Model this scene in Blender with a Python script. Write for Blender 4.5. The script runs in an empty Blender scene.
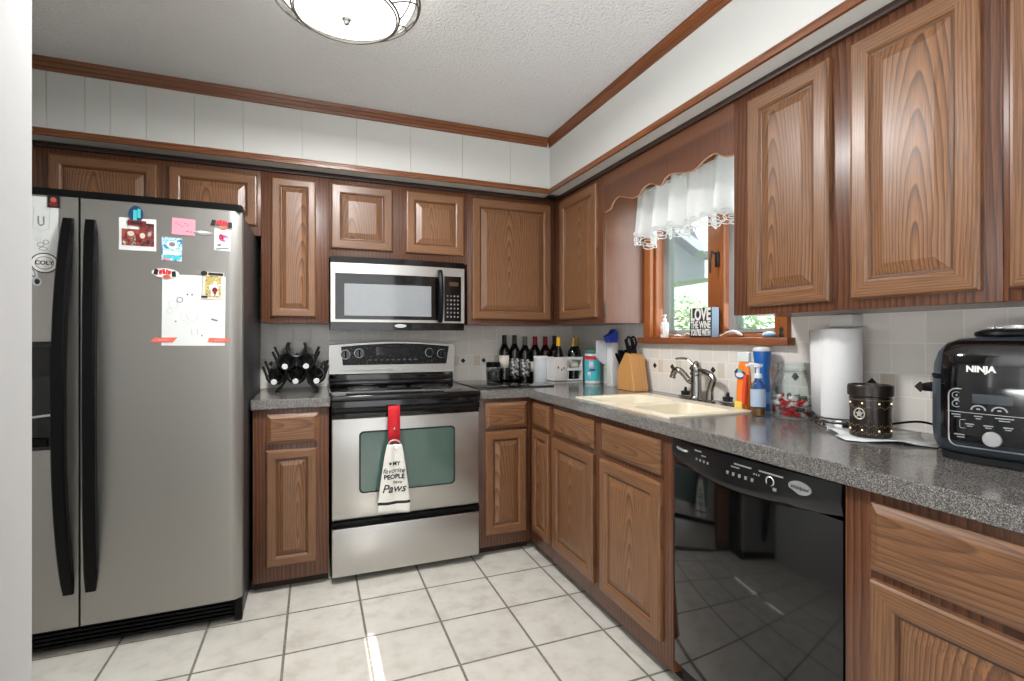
import bpy, bmesh, math, random
from mathutils import Vector, Matrix
random.seed(7)
C = bpy.context.scene.collection
SC = bpy.context.scene
PI = math.pi
# ------------------------------------------------------------------ camera, world, lights
cd = bpy.data.cameras.new('camera'); cam = bpy.data.objects.new('camera', cd); C.objects.link(cam)
cd.sensor_fit = 'HORIZONTAL'; cd.sensor_width = 36.0; cd.lens = 36.0*502/1024
cd.shift_x = 0.0; cd.shift_y = (338.2-340.5)/1024.0
cd.clip_start = 0.02; cd.clip_end = 200
cam.location = (0, 0, 1.2023); cam.rotation_euler = (PI/2, 0, -0.375)
SC.camera = cam
SC.view_settings.view_transform = 'Standard'; SC.view_settings.look = 'None'
SC.view_settings.gamma = 1; SC.view_settings.use_curve_mapping = False
SC.view_settings.exposure = 0.2
w = bpy.data.worlds.new('world'); SC.world = w; w.use_nodes = True
bg = w.node_tree.nodes['Background']; bg.inputs[0].default_value = (0.86, 0.93, 1.0, 1); bg.inputs[1].default_value = 3.4
def lamp(name, kind, loc, rot, power, color=(1, 1, 1), **kw):
    l = bpy.data.lights.new(name, kind); l.energy = power; l.color = color
    for k, v in kw.items(): setattr(l, k, v)
    o = bpy.data.objects.new(name, l); C.objects.link(o); o.location = loc; o.rotation_euler = rot
    return o
# low sun through a slit added in the rear wall: the bright sliver on the tiles
lamp('sun', 'SUN', (0, -6, 6), (PI/2-math.atan(0.4264), 0, 0), 30, (1, .97, .92), angle=0.004)
# rear and side fills, the ceiling lamp's light and the sink window
lamp('rear_fill', 'AREA', (-0.3, -2.45, 1.35), (PI/2, 0, 0), 24, (.96, .98, 1), shape='RECTANGLE', size=2.6, size_y=1.9)  # fill added before the closed rear wall, standing in for daylight
lamp('side_fill', 'AREA', (-2.5, -0.8, 1.5), (PI/2, 0, -PI/2), 8, (.97, .985, 1), shape='RECTANGLE', size=2.0, size_y=1.6)  # unseen area light before the solid left wall
lamp('ceiling_lamp_light', 'AREA', (0.105, 1.84, 2.285), (0, 0, 0), 35, (1, .99, .98), shape='DISK', size=0.3)
lamp('sink_window_daylight', 'AREA', (1.79, 1.91, 1.62), (0, PI/2, 0), 5, (.94, .97, 1), shape='RECTANGLE', size=0.75, size_y=0.8)
# unseen fill aimed upward beside the camera, added to brighten the ceiling
lamp('ceiling_fill', 'AREA', (-0.75, 0.05, 0.95), (PI, 0, 0), 86, (.98, .99, 1), shape='DISK', size=1.1)

# ------------------------------------------------------------------ colour and node helpers
def L(r, g, b):
    f = lambda c: ((c/255+.055)/1.055)**2.4 if c > 10 else c/255/12.92
    return (f(r), f(g), f(b), 1)
class N:
    def __init__(s, name):
        s.m = bpy.data.materials.new(name); s.m.use_nodes = True
        s.t = s.m.node_tree; s.b = s.t.nodes['Principled BSDF']; s.out = s.t.nodes['Material Output']
    def new(s, k, **kw):
        n = s.t.nodes.new(k)
        for a, v in kw.items(): setattr(n, a, v)
        return n
    def put(s, sock, v):
        if hasattr(v, 'is_output'): s.t.links.new(v, sock)
        else: sock.default_value = v
    def math(s, op, a, b=0.0, c=None):
        n = s.new('ShaderNodeMath', operation=op); s.put(n.inputs[0], a); s.put(n.inputs[1], b)
        if c is not None: s.put(n.inputs[2], c)
        return n.outputs[0]
    def sep(s, v):
        n = s.new('ShaderNodeSeparateXYZ'); s.put(n.inputs[0], v); return n.outputs
    def comb(s, x, y, z):
        n = s.new('ShaderNodeCombineXYZ')
        for i, v in enumerate((x, y, z)): s.put(n.inputs[i], v)
        return n.outputs[0]
    def noise(s, vec, scale, detail=2.0, rough=.5):
        n = s.new('ShaderNodeTexNoise'); s.put(n.inputs['Vector'], vec); n.inputs['Scale'].default_value = scale
        n.inputs['Detail'].default_value = detail; n.inputs['Roughness'].default_value = rough
        return n.outputs[0]
    def ramp(s, fac, stops, interp='LINEAR'):
        n = s.new('ShaderNodeValToRGB'); n.color_ramp.interpolation = interp
        e = n.color_ramp.elements
        while len(e) < len(stops): e.new(.5)
        for el, (p, c) in zip(e, stops):
            el.position = p; el.color = c if len(c) == 4 else (*c, 1)
        s.put(n.inputs[0], fac); return n.outputs[0]
    def mix(s, fac, a, b, mode='MIX'):
        n = s.new('ShaderNodeMix', data_type='RGBA', blend_type=mode)
        s.put(n.inputs[0], fac); s.put(n.inputs[6], a); s.put(n.inputs[7], b); return n.outputs[2]
    def bump(s, h, strength, dist=.01):
        n = s.new('ShaderNodeBump'); s.put(n.inputs['Height'], h); n.inputs['Strength'].default_value = strength
        n.inputs['Distance'].default_value = dist; s.put(s.b.inputs['Normal'], n.outputs[0])
    def set(s, **kw):
        for k, v in kw.items(): s.put(s.b.inputs[k.replace('_', ' ')], v)
        return s
    def obj(s): return s.new('ShaderNodeTexCoord').outputs['Object']
    def rnd(s): return s.new('ShaderNodeObjectInfo').outputs['Random']
def g1(v): return (v, v, v, 1)
def plain(name, rgb, rough=.5, metal=0.0, coat=0.0, var=.06, **kw):
    n = N(name); c = L(*rgb)
    nz = n.noise(n.obj(), 35, 3)
    n.set(Base_Color=n.mix(nz, tuple(x*(1-var) for x in c[:3])+(1,), tuple(min(1, x*(1+var)) for x in c[:3])+(1,)), Roughness=rough, Metallic=metal)
    if coat: n.set(Coat_Weight=coat, Coat_Roughness=.05)
    n.set(**kw)
    return n.m
def wood(name, axis, dark, mid, light, freq=95, cath=True, rough=.36, var=.10, pore=.42, strength=.5):
    n = N(name); p = n.sep(n.obj()); r = n.rnd()
    al, ac = (p[2], p[0]) if axis == 'Z' else (p[0], p[2])
    if axis == 'Y': al, ac = p[1], p[0]
    dp = p[1] if axis != 'Y' else p[2]
    rr = n.math('MULTIPLY', r, 43.0)
    r2 = n.math('FRACT', n.math('MULTIPLY', r, 17.31)); r3 = n.math('FRACT', n.math('MULTIPLY', r, 71.7))
    wv = n.comb(n.math('ADD', n.math('MULTIPLY', ac, 4.0), rr), 0.0, n.math('ADD', n.math('MULTIPLY', al, .55), rr))
    d = n.math('SUBTRACT', n.noise(wv, 1.6, 3), .5)
    if cath:
        x0 = n.math('MULTIPLY', n.math('SUBTRACT', r2, .5), .12); z0 = n.math('ADD', n.math('MULTIPLY', r3, .5), -.55)
    else:
        x0 = n.math('ADD', n.math('MULTIPLY', r2, .3), .12); z0 = n.math('SUBTRACT', r3, .5)
    q = n.math('ADD', n.math('SUBTRACT', ac, x0), n.math('ADD', n.math('MULTIPLY', d, .075), n.math('MULTIPLY', n.math('SUBTRACT', n.noise(wv, 9.0, 2), .5), .006)))
    u = n.math('MULTIPLY', n.math('SUBTRACT', al, z0), .10 if cath else .03)
    rad = n.math('SQRT', n.math('ADD', n.math('MULTIPLY', q, q), n.math('MULTIPLY', u, u)))
    t = n.math('FRACT', n.math('MULTIPLY', rad, freq))
    c1 = n.ramp(t, [(0, L(*light)), (.55, L(*mid)), (.9, L(*dark)), (1, L(*light))])
    pv = n.comb(n.math('MULTIPLY', ac, 330.0), n.math('MULTIPLY', dp, 330.0), n.math('ADD', n.math('MULTIPLY', al, 9.0), rr))
    c1 = n.mix(strength, L(*mid), c1)
    po = n.noise(pv, 1.0, 3)
    pr = n.ramp(po, [(.30, g1(1-pore)), (.52, g1(1))])
    c2 = n.mix(1.0, c1, pr, 'MULTIPLY')
    v = n.math('ADD', n.math('MULTIPLY', n.math('SUBTRACT', n.math('FRACT', n.math('MULTIPLY', r, 5.77)), .5), 2*var), 1.0)
    big = n.noise(wv, .6, 1); v2 = n.math('MULTIPLY', v, n.math('ADD', n.math('MULTIPLY', big, .35), .82))
    n.set(Base_Color=n.mix(1.0, c2, n.comb(v2, v2, v2), 'MULTIPLY'), Roughness=rough, Coat_Weight=.18, Coat_Roughness=.25)
    n.bump(po, .12, .002)
    return n.m
# ------------------------------------------------------------------ materials
OAK = ((66, 39, 23), (122, 83, 53), (142, 100, 66))
oakV = wood('oak_vertical', 'Z', *OAK, cath=False, freq=120)
oakH = wood('oak_horizontal', 'X', *OAK, cath=False, freq=120)
oakP = wood('oak_panel', 'Z', *OAK, cath=True, freq=105, strength=.75)
oakG = plain('oak_dark_groove', (74, 46, 28), .4)  # darker ring in the groove around each door panel
oakD = wood('oak_drawer', 'X', *OAK, cath=True, freq=80)
FRM = ((54, 30, 18), (92, 54, 33), (112, 70, 45))
frameV = wood('oak_frame', 'Z', *FRM, cath=False, freq=55, var=.08, pore=.5, strength=.8)
sideM = wood('oak_end_panel', 'Z', (94, 58, 39), (112, 71, 49), (122, 80, 57), cath=False, freq=60, var=.03, pore=.2, rough=.3, strength=.35)
valM = wood('oak_valance', 'Z', (66, 38, 25), (96, 58, 39), (116, 74, 50), cath=True, freq=60, var=.03)
trimX = wood('trim_wood', 'X', (84, 44, 20), (122, 68, 32), (146, 86, 42), cath=False, freq=60, var=.03)
trimY = wood('trim_wood_side', 'Y', (84, 44, 20), (122, 68, 32), (146, 86, 42), cath=False, freq=60, var=.03)
darkTrim = plain('dark_trim', (52, 34, 26), .4)
winW = wood('window_wood', 'Z', (122, 66, 28), (154, 88, 42), (172, 104, 54), cath=False, freq=60, var=.03, pore=.2)
winWY = wood('window_wood_sill', 'Y', (104, 56, 28), (138, 78, 42), (158, 94, 54), cath=False, freq=60, var=.03, pore=.2)
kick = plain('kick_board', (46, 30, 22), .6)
white = plain('white_paint', (226, 225, 220), .6, var=.02)
wallM = plain('wall_paint', (200, 201, 201), .7, var=.015)
soffM = plain('soffit_panel', (206, 206, 202), .55, var=.015)
def mk_ceiling():
    n = N('ceiling_texture'); o = n.obj()
    n.set(Base_Color=L(247, 247, 247), Roughness=.7)
    n.bump(n.noise(o, 75, 4, .6), 1.0, .02); return n.m
ceilM = mk_ceiling()
def edge(n, v, size, half):   # 1 on the joint
    f = n.math('FRACT', n.math('DIVIDE', v, size))
    e = n.math('MINIMUM', f, n.math('SUBTRACT', 1.0, f))
    return n.math('LESS_THAN', e, half/size)
def cell(n, v, size): return n.math('FLOOR', n.math('DIVIDE', v, size))
def mk_floor():
    n = N('floor_tile'); o = n.obj(); p = n.sep(o); T = .304
    u = n.math('SUBTRACT', p[0], 1.1075); v = n.math('SUBTRACT', p[1], 2.397)
    g = n.math('MAXIMUM', edge(n, u, T, .0048), edge(n, v, T, .0048))
    wn = n.new('ShaderNodeTexWhiteNoise', noise_dimensions='2D'); n.put(wn.inputs['Vector'], n.comb(cell(n, u, T), cell(n, v, T), 0.0))
    cl = n.noise(o, 9, 5, .6)
    base = n.ramp(cl, [(.3, L(186, 182, 172)), (.5, L(202, 198, 189)), (.7, L(208, 205, 197))])
    tv = n.math('ADD', n.math('MULTIPLY', wn.outputs[0], .07), .955)
    base = n.mix(1.0, base, n.comb(tv, tv, tv), 'MULTIPLY')
    gr = n.ramp(n.noise(o, 60, 3), [(.3, L(96, 92, 82)), (.7, L(128, 123, 112))])
    n.set(Base_Color=n.mix(g, base, gr), Roughness=n.math('ADD', n.math('MULTIPLY', g, .5), n.math('ADD', .16, n.math('MULTIPLY', cl, .14))))
    n.bump(n.math('SUBTRACT', 1.0, g), .5, .003); return n.m
def mk_tile(name, ax, uo, ud):
    n = N(name); o = n.obj(); p = n.sep(o); u0 = p[ax]; z = p[2]
    up = n.math('GREATER_THAN', z, 1.0535)
    zz = n.math('SUBTRACT', n.math('SUBTRACT', z, .92), n.math('MULTIPLY', up, .073))
    u = n.math('SUBTRACT', u0, uo)
    big = n.math('MAXIMUM', edge(n, u, .0975, .0018), edge(n, zz, .097, .0018))
    band = n.math('MULTIPLY', n.math('GREATER_THAN', z, 1.0165), n.math('LESS_THAN', z, 1.0905))
    ub = n.math('SUBTRACT', u0, ud - .0239)
    sb = n.math('MAXIMUM', edge(n, ub, .04783, .0015), edge(n, n.math('SUBTRACT', z, 1.0172), .0729, .0018))
    g = n.math('ADD', n.math('MULTIPLY', band, sb), n.math('MULTIPLY', n.math('SUBTRACT', 1.0, band), big))
    wn = n.new('ShaderNodeTexWhiteNoise', noise_dimensions='2D'); n.put(wn.inputs['Vector'], n.comb(cell(n, u, .0975), cell(n, zz, .097), 0.0))
    tone = n.ramp(wn.outputs[0], [(0, L(221, 216, 208)), (1, L(230, 225, 218))])
    mod = n.math('FRACT', n.math('DIVIDE', cell(n, ub, .04783), 3.0))
    bt = n.mix(n.math('GREATER_THAN', mod, .5), L(226, 221, 213), L(214, 203, 188))
    tone = n.mix(band, tone, bt)
    cl = n.noise(o, 40, 3); cv = n.math('ADD', n.math('MULTIPLY', cl, .08), .96)
    tone = n.mix(1.0, tone, n.comb(cv, cv, cv), 'MULTIPLY')
    n.set(Base_Color=n.mix(g, tone, L(234, 231, 225)), Roughness=n.math('ADD', n.math('MULTIPLY', g, .5), .18))
    n.bump(n.math('SUBTRACT', 1.0, g), .4, .002); return n.m
floorM = mk_floor()
tileB = mk_tile('backsplash_tile_rear', 0, -.213, .916); tileR = mk_tile('backsplash_tile_side', 1, 1.059, .975)
def mk_counter():
    n = N('speckled_laminate'); o = n.obj()
    v = n.new('ShaderNodeTexVoronoi'); n.put(v.inputs['Vector'], o); v.inputs['Scale'].default_value = 620
    s = n.sep(v.outputs['Color'])
    c = n.ramp(s[0], [(0, L(50, 49, 48)), (.35, L(86, 84, 82)), (.6, L(108, 105, 102)), (.85, L(134, 130, 126)), (1, L(174, 168, 162))])
    c = n.mix(n.math('GREATER_THAN', n.noise(o, 380, 2), .64), c, L(62, 60, 60))
    n.set(Base_Color=c, Roughness=.14, Specular_IOR_Level=.6); return n.m
counterM = mk_counter()
def mk_steel(name, ax, base=(158, 155, 150), r0=.26):
    n = N(name); p = n.sep(n.obj())
    v = [n.math('MULTIPLY', p[i], 3.0 if i == ax else 500.0) for i in range(3)]
    z = n.noise(n.comb(*v), 1.0, 2); z2 = n.noise(n.obj(), 3.0, 2)
    n.set(Base_Color=L(*base), Metallic=1.0, Roughness=n.math('ADD', n.math('MULTIPLY', z, .12), n.math('ADD', r0-.06, n.math('MULTIPLY', z2, .06))))
    return n.m
steelX = mk_steel('brushed_steel', 0, (196, 194, 190), .34); fridgeM = mk_steel('fridge_steel', 2, (163, 161, 156), .40)
chrome = plain('chrome', (200, 200, 200), .12, 1.0); pewter = plain('dark_pewter', (150, 148, 144), .22, 1.0)
blackG = plain('black_gloss', (9, 9, 10), .09, coat=.3); blackP = plain('black_plastic', (8, 8, 9), .42, Specular_IOR_Level=.15)
blackM = plain('black_matte', (20, 20, 21), .6); iron = plain('black_iron', (18, 18, 19), .4)
fridgeSide = plain('fridge_side_grey', (44, 44, 45), .4)
dwM = plain('dishwasher_black', (7, 7, 8), .06, Specular_IOR_Level=.65)
silver = plain('silver_badge', (196, 196, 196), .3, .7)
def glassy(name, rgb=(255, 255, 255), rough=0.0, ior=1.45, alpha=None):
    n = N(name); n.set(Base_Color=L(*rgb), Roughness=rough, IOR=ior, Transmission_Weight=1.0)
    nz = n.noise(n.obj(), 8, 2); n.set(Roughness=n.math('ADD', n.math('MULTIPLY', nz, .01), rough))
    return n.m
def pane(name, rgb, fac, rough=.03):
    n = N(name); tr = n.new('ShaderNodeBsdfTransparent'); tr.inputs[0].default_value = L(*rgb)
    gl = n.new('ShaderNodeBsdfGlossy'); gl.inputs['Roughness'].default_value = rough
    mx = n.new('ShaderNodeMixShader'); fr = n.new('ShaderNodeFresnel'); fr.inputs[0].default_value = 1.45
    n.put(mx.inputs[0], n.math('ADD', n.math('MULTIPLY', fr.outputs[0], .6), fac)); n.put(mx.inputs[1], tr.outputs[0]); n.put(mx.inputs[2], gl.outputs[0])
    n.put(n.out.inputs[0], mx.outputs[0]); return n.m
clearP = pane('window_glass', (238, 244, 244), 0.0); jarG = pane('jar_glass', (247, 250, 250), .0)
clearPl = pane('clear_plastic', (226, 232, 236), .03, .1)
ovenG = plain('oven_window', (66, 92, 84), .05, coat=1.0, Specular_IOR_Level=.9); mwG = plain('microwave_window', (136, 139, 142), .1, Specular_IOR_Level=.6)
def emit(name, rgb, s):
    n = N(name); n.set(Base_Color=L(*rgb), Emission_Color=L(*rgb), Emission_Strength=s); return n.m
bowlM = emit('lit_glass_bowl', (255, 252, 244), 2.6); glow = emit('warm_glow', (255, 214, 170), 1.2)
cream = plain('sink_composite', (226, 216, 192), .22, var=.02)
paper = plain('paper', (216, 220, 218), .8, var=.02); whiteP = plain('white_plastic', (222, 222, 220), .35, var=.02)
red = plain('red_felt', (196, 24, 36), .8); cloth = plain('towel_cloth', (224, 222, 214), .9)
ink = plain('black_ink', (24, 24, 26), .7); inkG = plain('pencil_grey', (120, 124, 126), .8)
pink = plain('pink_paper', (240, 142, 158), .8); blueC = plain('blue_print', (40, 140, 190), .5); dkred = plain('dark_red', (120, 22, 26), .5)
orangeP = plain('orange_film', (246, 130, 40), .3); yellowP = plain('yellow_print', (244, 214, 96), .4); blueB = plain('blue_bottle', (24, 96, 178), .28)
teal = plain('teal_label', (70, 190, 196), .4); green = plain('green_lid', (70, 132, 122), .4); redP = plain('red_print', (200, 40, 60), .4)
greyP = plain('pale_grey_plastic', (196, 200, 204), .35); royal = plain('royal_blue', (44, 72, 190), .4)
block = wood('knife_block_wood', 'Z', (176, 118, 62), (206, 150, 88), (222, 170, 108), cath=False, freq=70, var=.02, pore=.15)
wineG = plain('dark_bottle_glass', (12, 15, 12), .08, Specular_IOR_Level=.6); labelM = plain('cream_label', (206, 200, 186), .7)
gold = plain('gold_foil', (206, 166, 96), .35, .6); foilR = plain('red_foil', (150, 26, 40), .35, .2); foilY = plain('yellow_foil', (230, 176, 40), .4)
cookB = plain('slate_blue_shell', (52, 62, 70), .32); amber = plain('amber_soap', (150, 100, 30), .15); bronze = plain('bronze_ceramic', (44, 36, 28), .25, .2)
signB = plain('sign_black', (36, 37, 38), .6); signS = plain('sign_edge_grey', (128, 150, 172), .6); offw = plain('off_white_print', (226, 226, 222), .6)
flesh = plain('warm_print', (188, 92, 70), .6); olive = plain('olive_print', (176, 160, 80), .6); orStrip = plain('coral_tape', (226, 110, 88), .6)
vinyl = plain('grey_vinyl', (150, 152, 152), .4)
def mk_lace():
    n = N('curtain_cloth'); o = n.obj(); d = n.new('ShaderNodeBsdfDiffuse'); t = n.new('ShaderNodeBsdfTranslucent'); m = n.new('ShaderNodeMixShader')
    z = n.noise(o, 300, 2); c = n.ramp(z, [(.3, L(226, 227, 226)), (.7, L(242, 242, 242))])
    n.put(d.inputs[0], c); n.put(t.inputs[0], c); m.inputs[0].default_value = .35
    n.put(m.inputs[1], d.outputs[0]); n.put(m.inputs[2], t.outputs[0]); n.put(n.out.inputs[0], m.outputs[0]); return n.m
curtM = mk_lace()
# ------------------------------------------------------------------ mesh helpers
class M:
    def __init__(s): s.bm = bmesh.new()
    def _fin(s, before, mi):
        for f in s.bm.faces:
            if f not in before: f.material_index = mi
    def box(s, x0, x1, y0, y1, z0, z1, mi=0, bev=0, seg=2):
        before = set(s.bm.faces)
        r = bmesh.ops.create_cube(s.bm, size=1)
        for v in r['verts']:
            v.co = Vector(((x0+x1)/2+v.co.x*(x1-x0), (y0+y1)/2+v.co.y*(y1-y0), (z0+z1)/2+v.co.z*(z1-z0)))
        if bev:
            es = list({e for v in r['verts'] for e in v.link_edges})
            bmesh.ops.bevel(s.bm, geom=es, offset=bev, segments=seg, affect='EDGES', profile=.5)
        s._fin(before, mi); return s
    def tube(s, pts, r, seg=8, closed=False, mi=0, flat=1.0):
        before = set(s.bm.faces); P = [Vector(p) for p in pts]; n = len(P); rings = []; up = None
        for i, p in enumerate(P):
            a = P[(i-1) % n] if (closed or i) else p; b = P[(i+1) % n] if (closed or i < n-1) else p
            t = (b-a).normalized()
            if up is None:
                up = Vector((0, 0, 1)) if abs(t.z) < .9 else Vector((1, 0, 0))
            x = t.cross(up).normalized(); up = x.cross(t).normalized()
            rr = r[i] if isinstance(r, (list, tuple)) else r
            rings.append([s.bm.verts.new(p+x*rr*math.cos(2*PI*k/seg)+up*rr*flat*math.sin(2*PI*k/seg)) for k in range(seg)])
        for i in range(n if closed else n-1):
            A, B = rings[i], rings[(i+1) % n]
            for k in range(seg): s.bm.faces.new((A[k], A[(k+1) % seg], B[(k+1) % seg], B[k]))
        if not closed:
            s.bm.faces.new(rings[0][::-1]); s.bm.faces.new(rings[-1])
        s._fin(before, mi); return s
    def lathe(s, prof, c=(0, 0, 0), seg=28, mi=0, axis='Z', sx=1.0, sy=1.0):
        before = set(s.bm.faces); rings = []; c = Vector(c)
        def pos(r, a, h):
            x, y = r*math.cos(a)*sx, r*math.sin(a)*sy
            return c + (Vector((x, y, h)) if axis == 'Z' else Vector((x, h, y)) if axis == 'Y' else Vector((h, x, y)))
        for r, h in prof:
            if r < 1e-6: rings.append([s.bm.verts.new(pos(0, 0, h))])
            else: rings.append([s.bm.verts.new(pos(r, 2*PI*k/seg, h)) for k in range(seg)])
        for A, B in zip(rings, rings[1:]):
            for k in range(seg):
                k2 = (k+1) % seg
                if len(A) == 1 and len(B) == 1: continue
                if len(A) == 1: s.bm.faces.new((A[0], B[k2], B[k]))
                elif len(B) == 1: s.bm.faces.new((A[k], A[k2], B[0]))
                else: s.bm.faces.new((A[k], A[k2], B[k2], B[k]))
        s._fin(before, mi); return s
    def prism(s, poly, d0, d1, axis='Z', mi=0):
        before = set(s.bm.faces)
        def mk(p, d): return s.bm.verts.new({'Z': (p[0], p[1], d), 'Y': (p[0], d, p[1]), 'X': (d, p[0], p[1])}[axis])
        A = [mk(p, d0) for p in poly]; B = [mk(p, d1) for p in poly]; n = len(poly)
        s.bm.faces.new(A); s.bm.faces.new(B[::-1])
        for i in range(n): s.bm.faces.new((A[i], B[i], B[(i+1) % n], A[(i+1) % n]))
        s._fin(before, mi); return s
    def sph(s, c, r, sc=(1, 1, 1), mi=0, seg=14):
        before = set(s.bm.faces); q = bmesh.ops.create_uvsphere(s.bm, u_segments=seg, v_segments=max(6, seg*2//3), radius=r)
        for v in q['verts']: v.co = Vector(c)+Vector((v.co.x*sc[0], v.co.y*sc[1], v.co.z*sc[2]))
        s._fin(before, mi); return s
    def xf(s, mat):
        for v in s.bm.verts: v.co = mat @ v.co
        return s
    def build(s, name, mats, parent=None, loc=(0, 0, 0), rotz=0, sharp=35):
        if not isinstance(mats, (list, tuple)): mats = [mats]
        bmesh.ops.recalc_face_normals(s.bm, faces=s.bm.faces)
        me = bpy.data.meshes.new(name); s.bm.to_mesh(me); s.bm.free()
        for m in mats: me.materials.append(m)
        if sharp:
            me.polygons.foreach_set('use_smooth', [True]*len(me.polygons)); me.set_sharp_from_angle(angle=math.radians(sharp))
        o = bpy.data.objects.new(name, me); C.objects.link(o); o.location = loc; o.rotation_euler = (0, 0, rotz)
        if parent: o.parent = parent
        return o
def tag(o, label=None, cat=None, group=None):
    if label: o['label'] = label
    if cat: o['category'] = cat
    if group: o['group'] = group
    return o
def struct(o): o['kind'] = 'structure'; return o
def thing(name, label, cat, loc=(0, 0, 0), rotz=0, group=None):
    o = bpy.data.objects.new(name, None); C.objects.link(o); o.location = loc; o.rotation_euler = (0, 0, rotz); o.empty_display_size = .05
    return tag(o, label, cat, group)
def copy_thing(o, loc, label=None, rotz=None):
    c = o.copy(); C.objects.link(c); c.location = loc
    if rotz is not None: c.rotation_euler = (0, 0, rotz)
    if label: c['label'] = label
    for ch in list(o.children):
        d = ch.copy(); C.objects.link(d); d.parent = c
        for g in list(ch.children):
            e = g.copy(); C.objects.link(e); e.parent = d
    return c
def text_mesh(s, size, extrude=.0004, bold=0.0, shear=0.0, face='-Y', align='CENTER', spacing=1.0):
    cu = bpy.data.curves.new('t', 'FONT'); cu.body = s; cu.size = size; cu.extrude = extrude; cu.offset = bold; cu.shear = shear
    cu.align_x = align; cu.align_y = 'CENTER'; cu.space_line = .85; cu.resolution_u = 3; cu.space_character = spacing
    o = bpy.data.objects.new('t', cu); C.objects.link(o); bpy.context.view_layer.update()
    me = bpy.data.meshes.new_from_object(o.evaluated_get(bpy.context.evaluated_depsgraph_get()))
    bpy.data.objects.remove(o); bpy.data.curves.remove(cu)
    m = M(); m.bm.from_mesh(me); bpy.data.meshes.remove(me)
    m.xf(Matrix.Rotation(PI/2, 4, 'X'))
    if face == '-X': m.xf(Matrix.Rotation(-PI/2, 4, 'Z'))
    return m
BACK, SIDE, TOPZ = 3.22, 1.74, 2.44
# ------------------------------------------------------------------ setting
struct(M().box(-2.6, 1.86, -2.7, 3.34, -.06, 0).build('floor', floorM))
struct(M().box(-2.6, 1.86, -2.7, 3.34, TOPZ, 2.5).build('ceiling', ceilM))
struct(M().box(-2.6, 1.86, BACK, 3.34, 0, TOPZ).build('wall_back', wallM))
m = M(); W0, W1, WZ0, WZ1 = 1.48, 2.30, 1.205, 2.02
m.box(SIDE, 1.86, -2.7, W0, 0, TOPZ).box(SIDE, 1.86, W1, BACK, 0, TOPZ).box(SIDE, 1.86, W0, W1, 0, WZ0).box(SIDE, 1.86, W0, W1, WZ1, TOPZ)
struct(m.build('wall_right', wallM))
struct(M().box(-2.7, -2.6, -2.7, 3.34, 0, TOPZ).build('wall_left', wallM))
struct(M().box(-1.34, -1.24, .86, BACK, 0, TOPZ).build('wall_alcove', wallM))
struct(M().box(-2.6, -.35, .74, .86, 0, TOPZ, bev=.004).build('wall_near', wallM))
m = M(); sx0, sx1 = .191, .2255     # rear wall; slit added and shaped to throw the sun sliver
m.box(-2.6, sx0, -2.7, -2.6, 0, TOPZ).box(sx1, SIDE, -2.7, -2.6, 0, TOPZ)
m.box(sx0, sx1, -2.7, -2.6, 0, 1.748).box(sx0, sx1, -2.7, -2.6, 1.863, 1.867).box(sx0, sx1, -2.7, -2.6, 2.045, TOPZ)
struct(m.build('wall_rear', wallM))
# soffits: rear one of upright boards with fine grooves
m = M(); xs = [-1.24, -1.105, -.966, -.873, -.735, -.54, -.33, -.06, .21, .50, .80, 1.10, 1.364]
for a, b in zip(xs, xs[1:]): m.box(a+.0006, b-.0006, 2.82, 2.84, 2.10, TOPZ, bev=.0012, seg=1)
m.box(-1.24, 1.364, 2.826, BACK, 2.101, TOPZ)
struct(m.build('wall_soffit_back', soffM))
struct(M().box(1.362, SIDE, -2.6, 2.828, 2.10, TOPZ).build('wall_soffit_right', soffM))
def crown(name, n, ax):
    prof = [(0, 2.385), (-.006, 2.387), (-.010, 2.400), (-.008, 2.404), (-.016, 2.418), (-.014, 2.422), (-.022, 2.436), (-.022, 2.44), (0, 2.44)]
    m = M()
    if ax == 'X': m.prism([(2.82+a, z) for a, z in prof], -1.24, 1.342, 'X')
    else: m.prism([(1.362+a, z) for a, z in prof], -2.6, 2.82, 'Y')
    return struct(m.build(name, trimX if ax == 'X' else trimY))
crown('trim_1', 1, 'X'); crown('trim_2', 2, 'Y')
def lowtrim(name, ax):
    prof = [(0, 2.098), (-.012, 2.098), (-.013, 2.112), (-.009, 2.116), (-.009, 2.126), (-.004, 2.131), (0, 2.131)]; m = M()
    if ax == 'X': m.prism([(2.82+a, z) for a, z in prof], -1.24, 1.349, 'X')
    else: m.prism([(1.362+a, z) for a, z in prof], -2.6, 2.82, 'Y')
    return struct(m.build(name, trimX if ax == 'X' else trimY))
lowtrim('trim_3', 'X'); lowtrim('trim_4', 'Y')
struct(M().box(-1.22, 1.425, 2.905, 2.9195, 2.076, 2.0995, bev=.003).build('trim_5', darkTrim))
struct(M().box(1.430, 1.4445, -.2, 2.9045, 2.076, 2.0995, bev=.003).build('trim_6', darkTrim))
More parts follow.
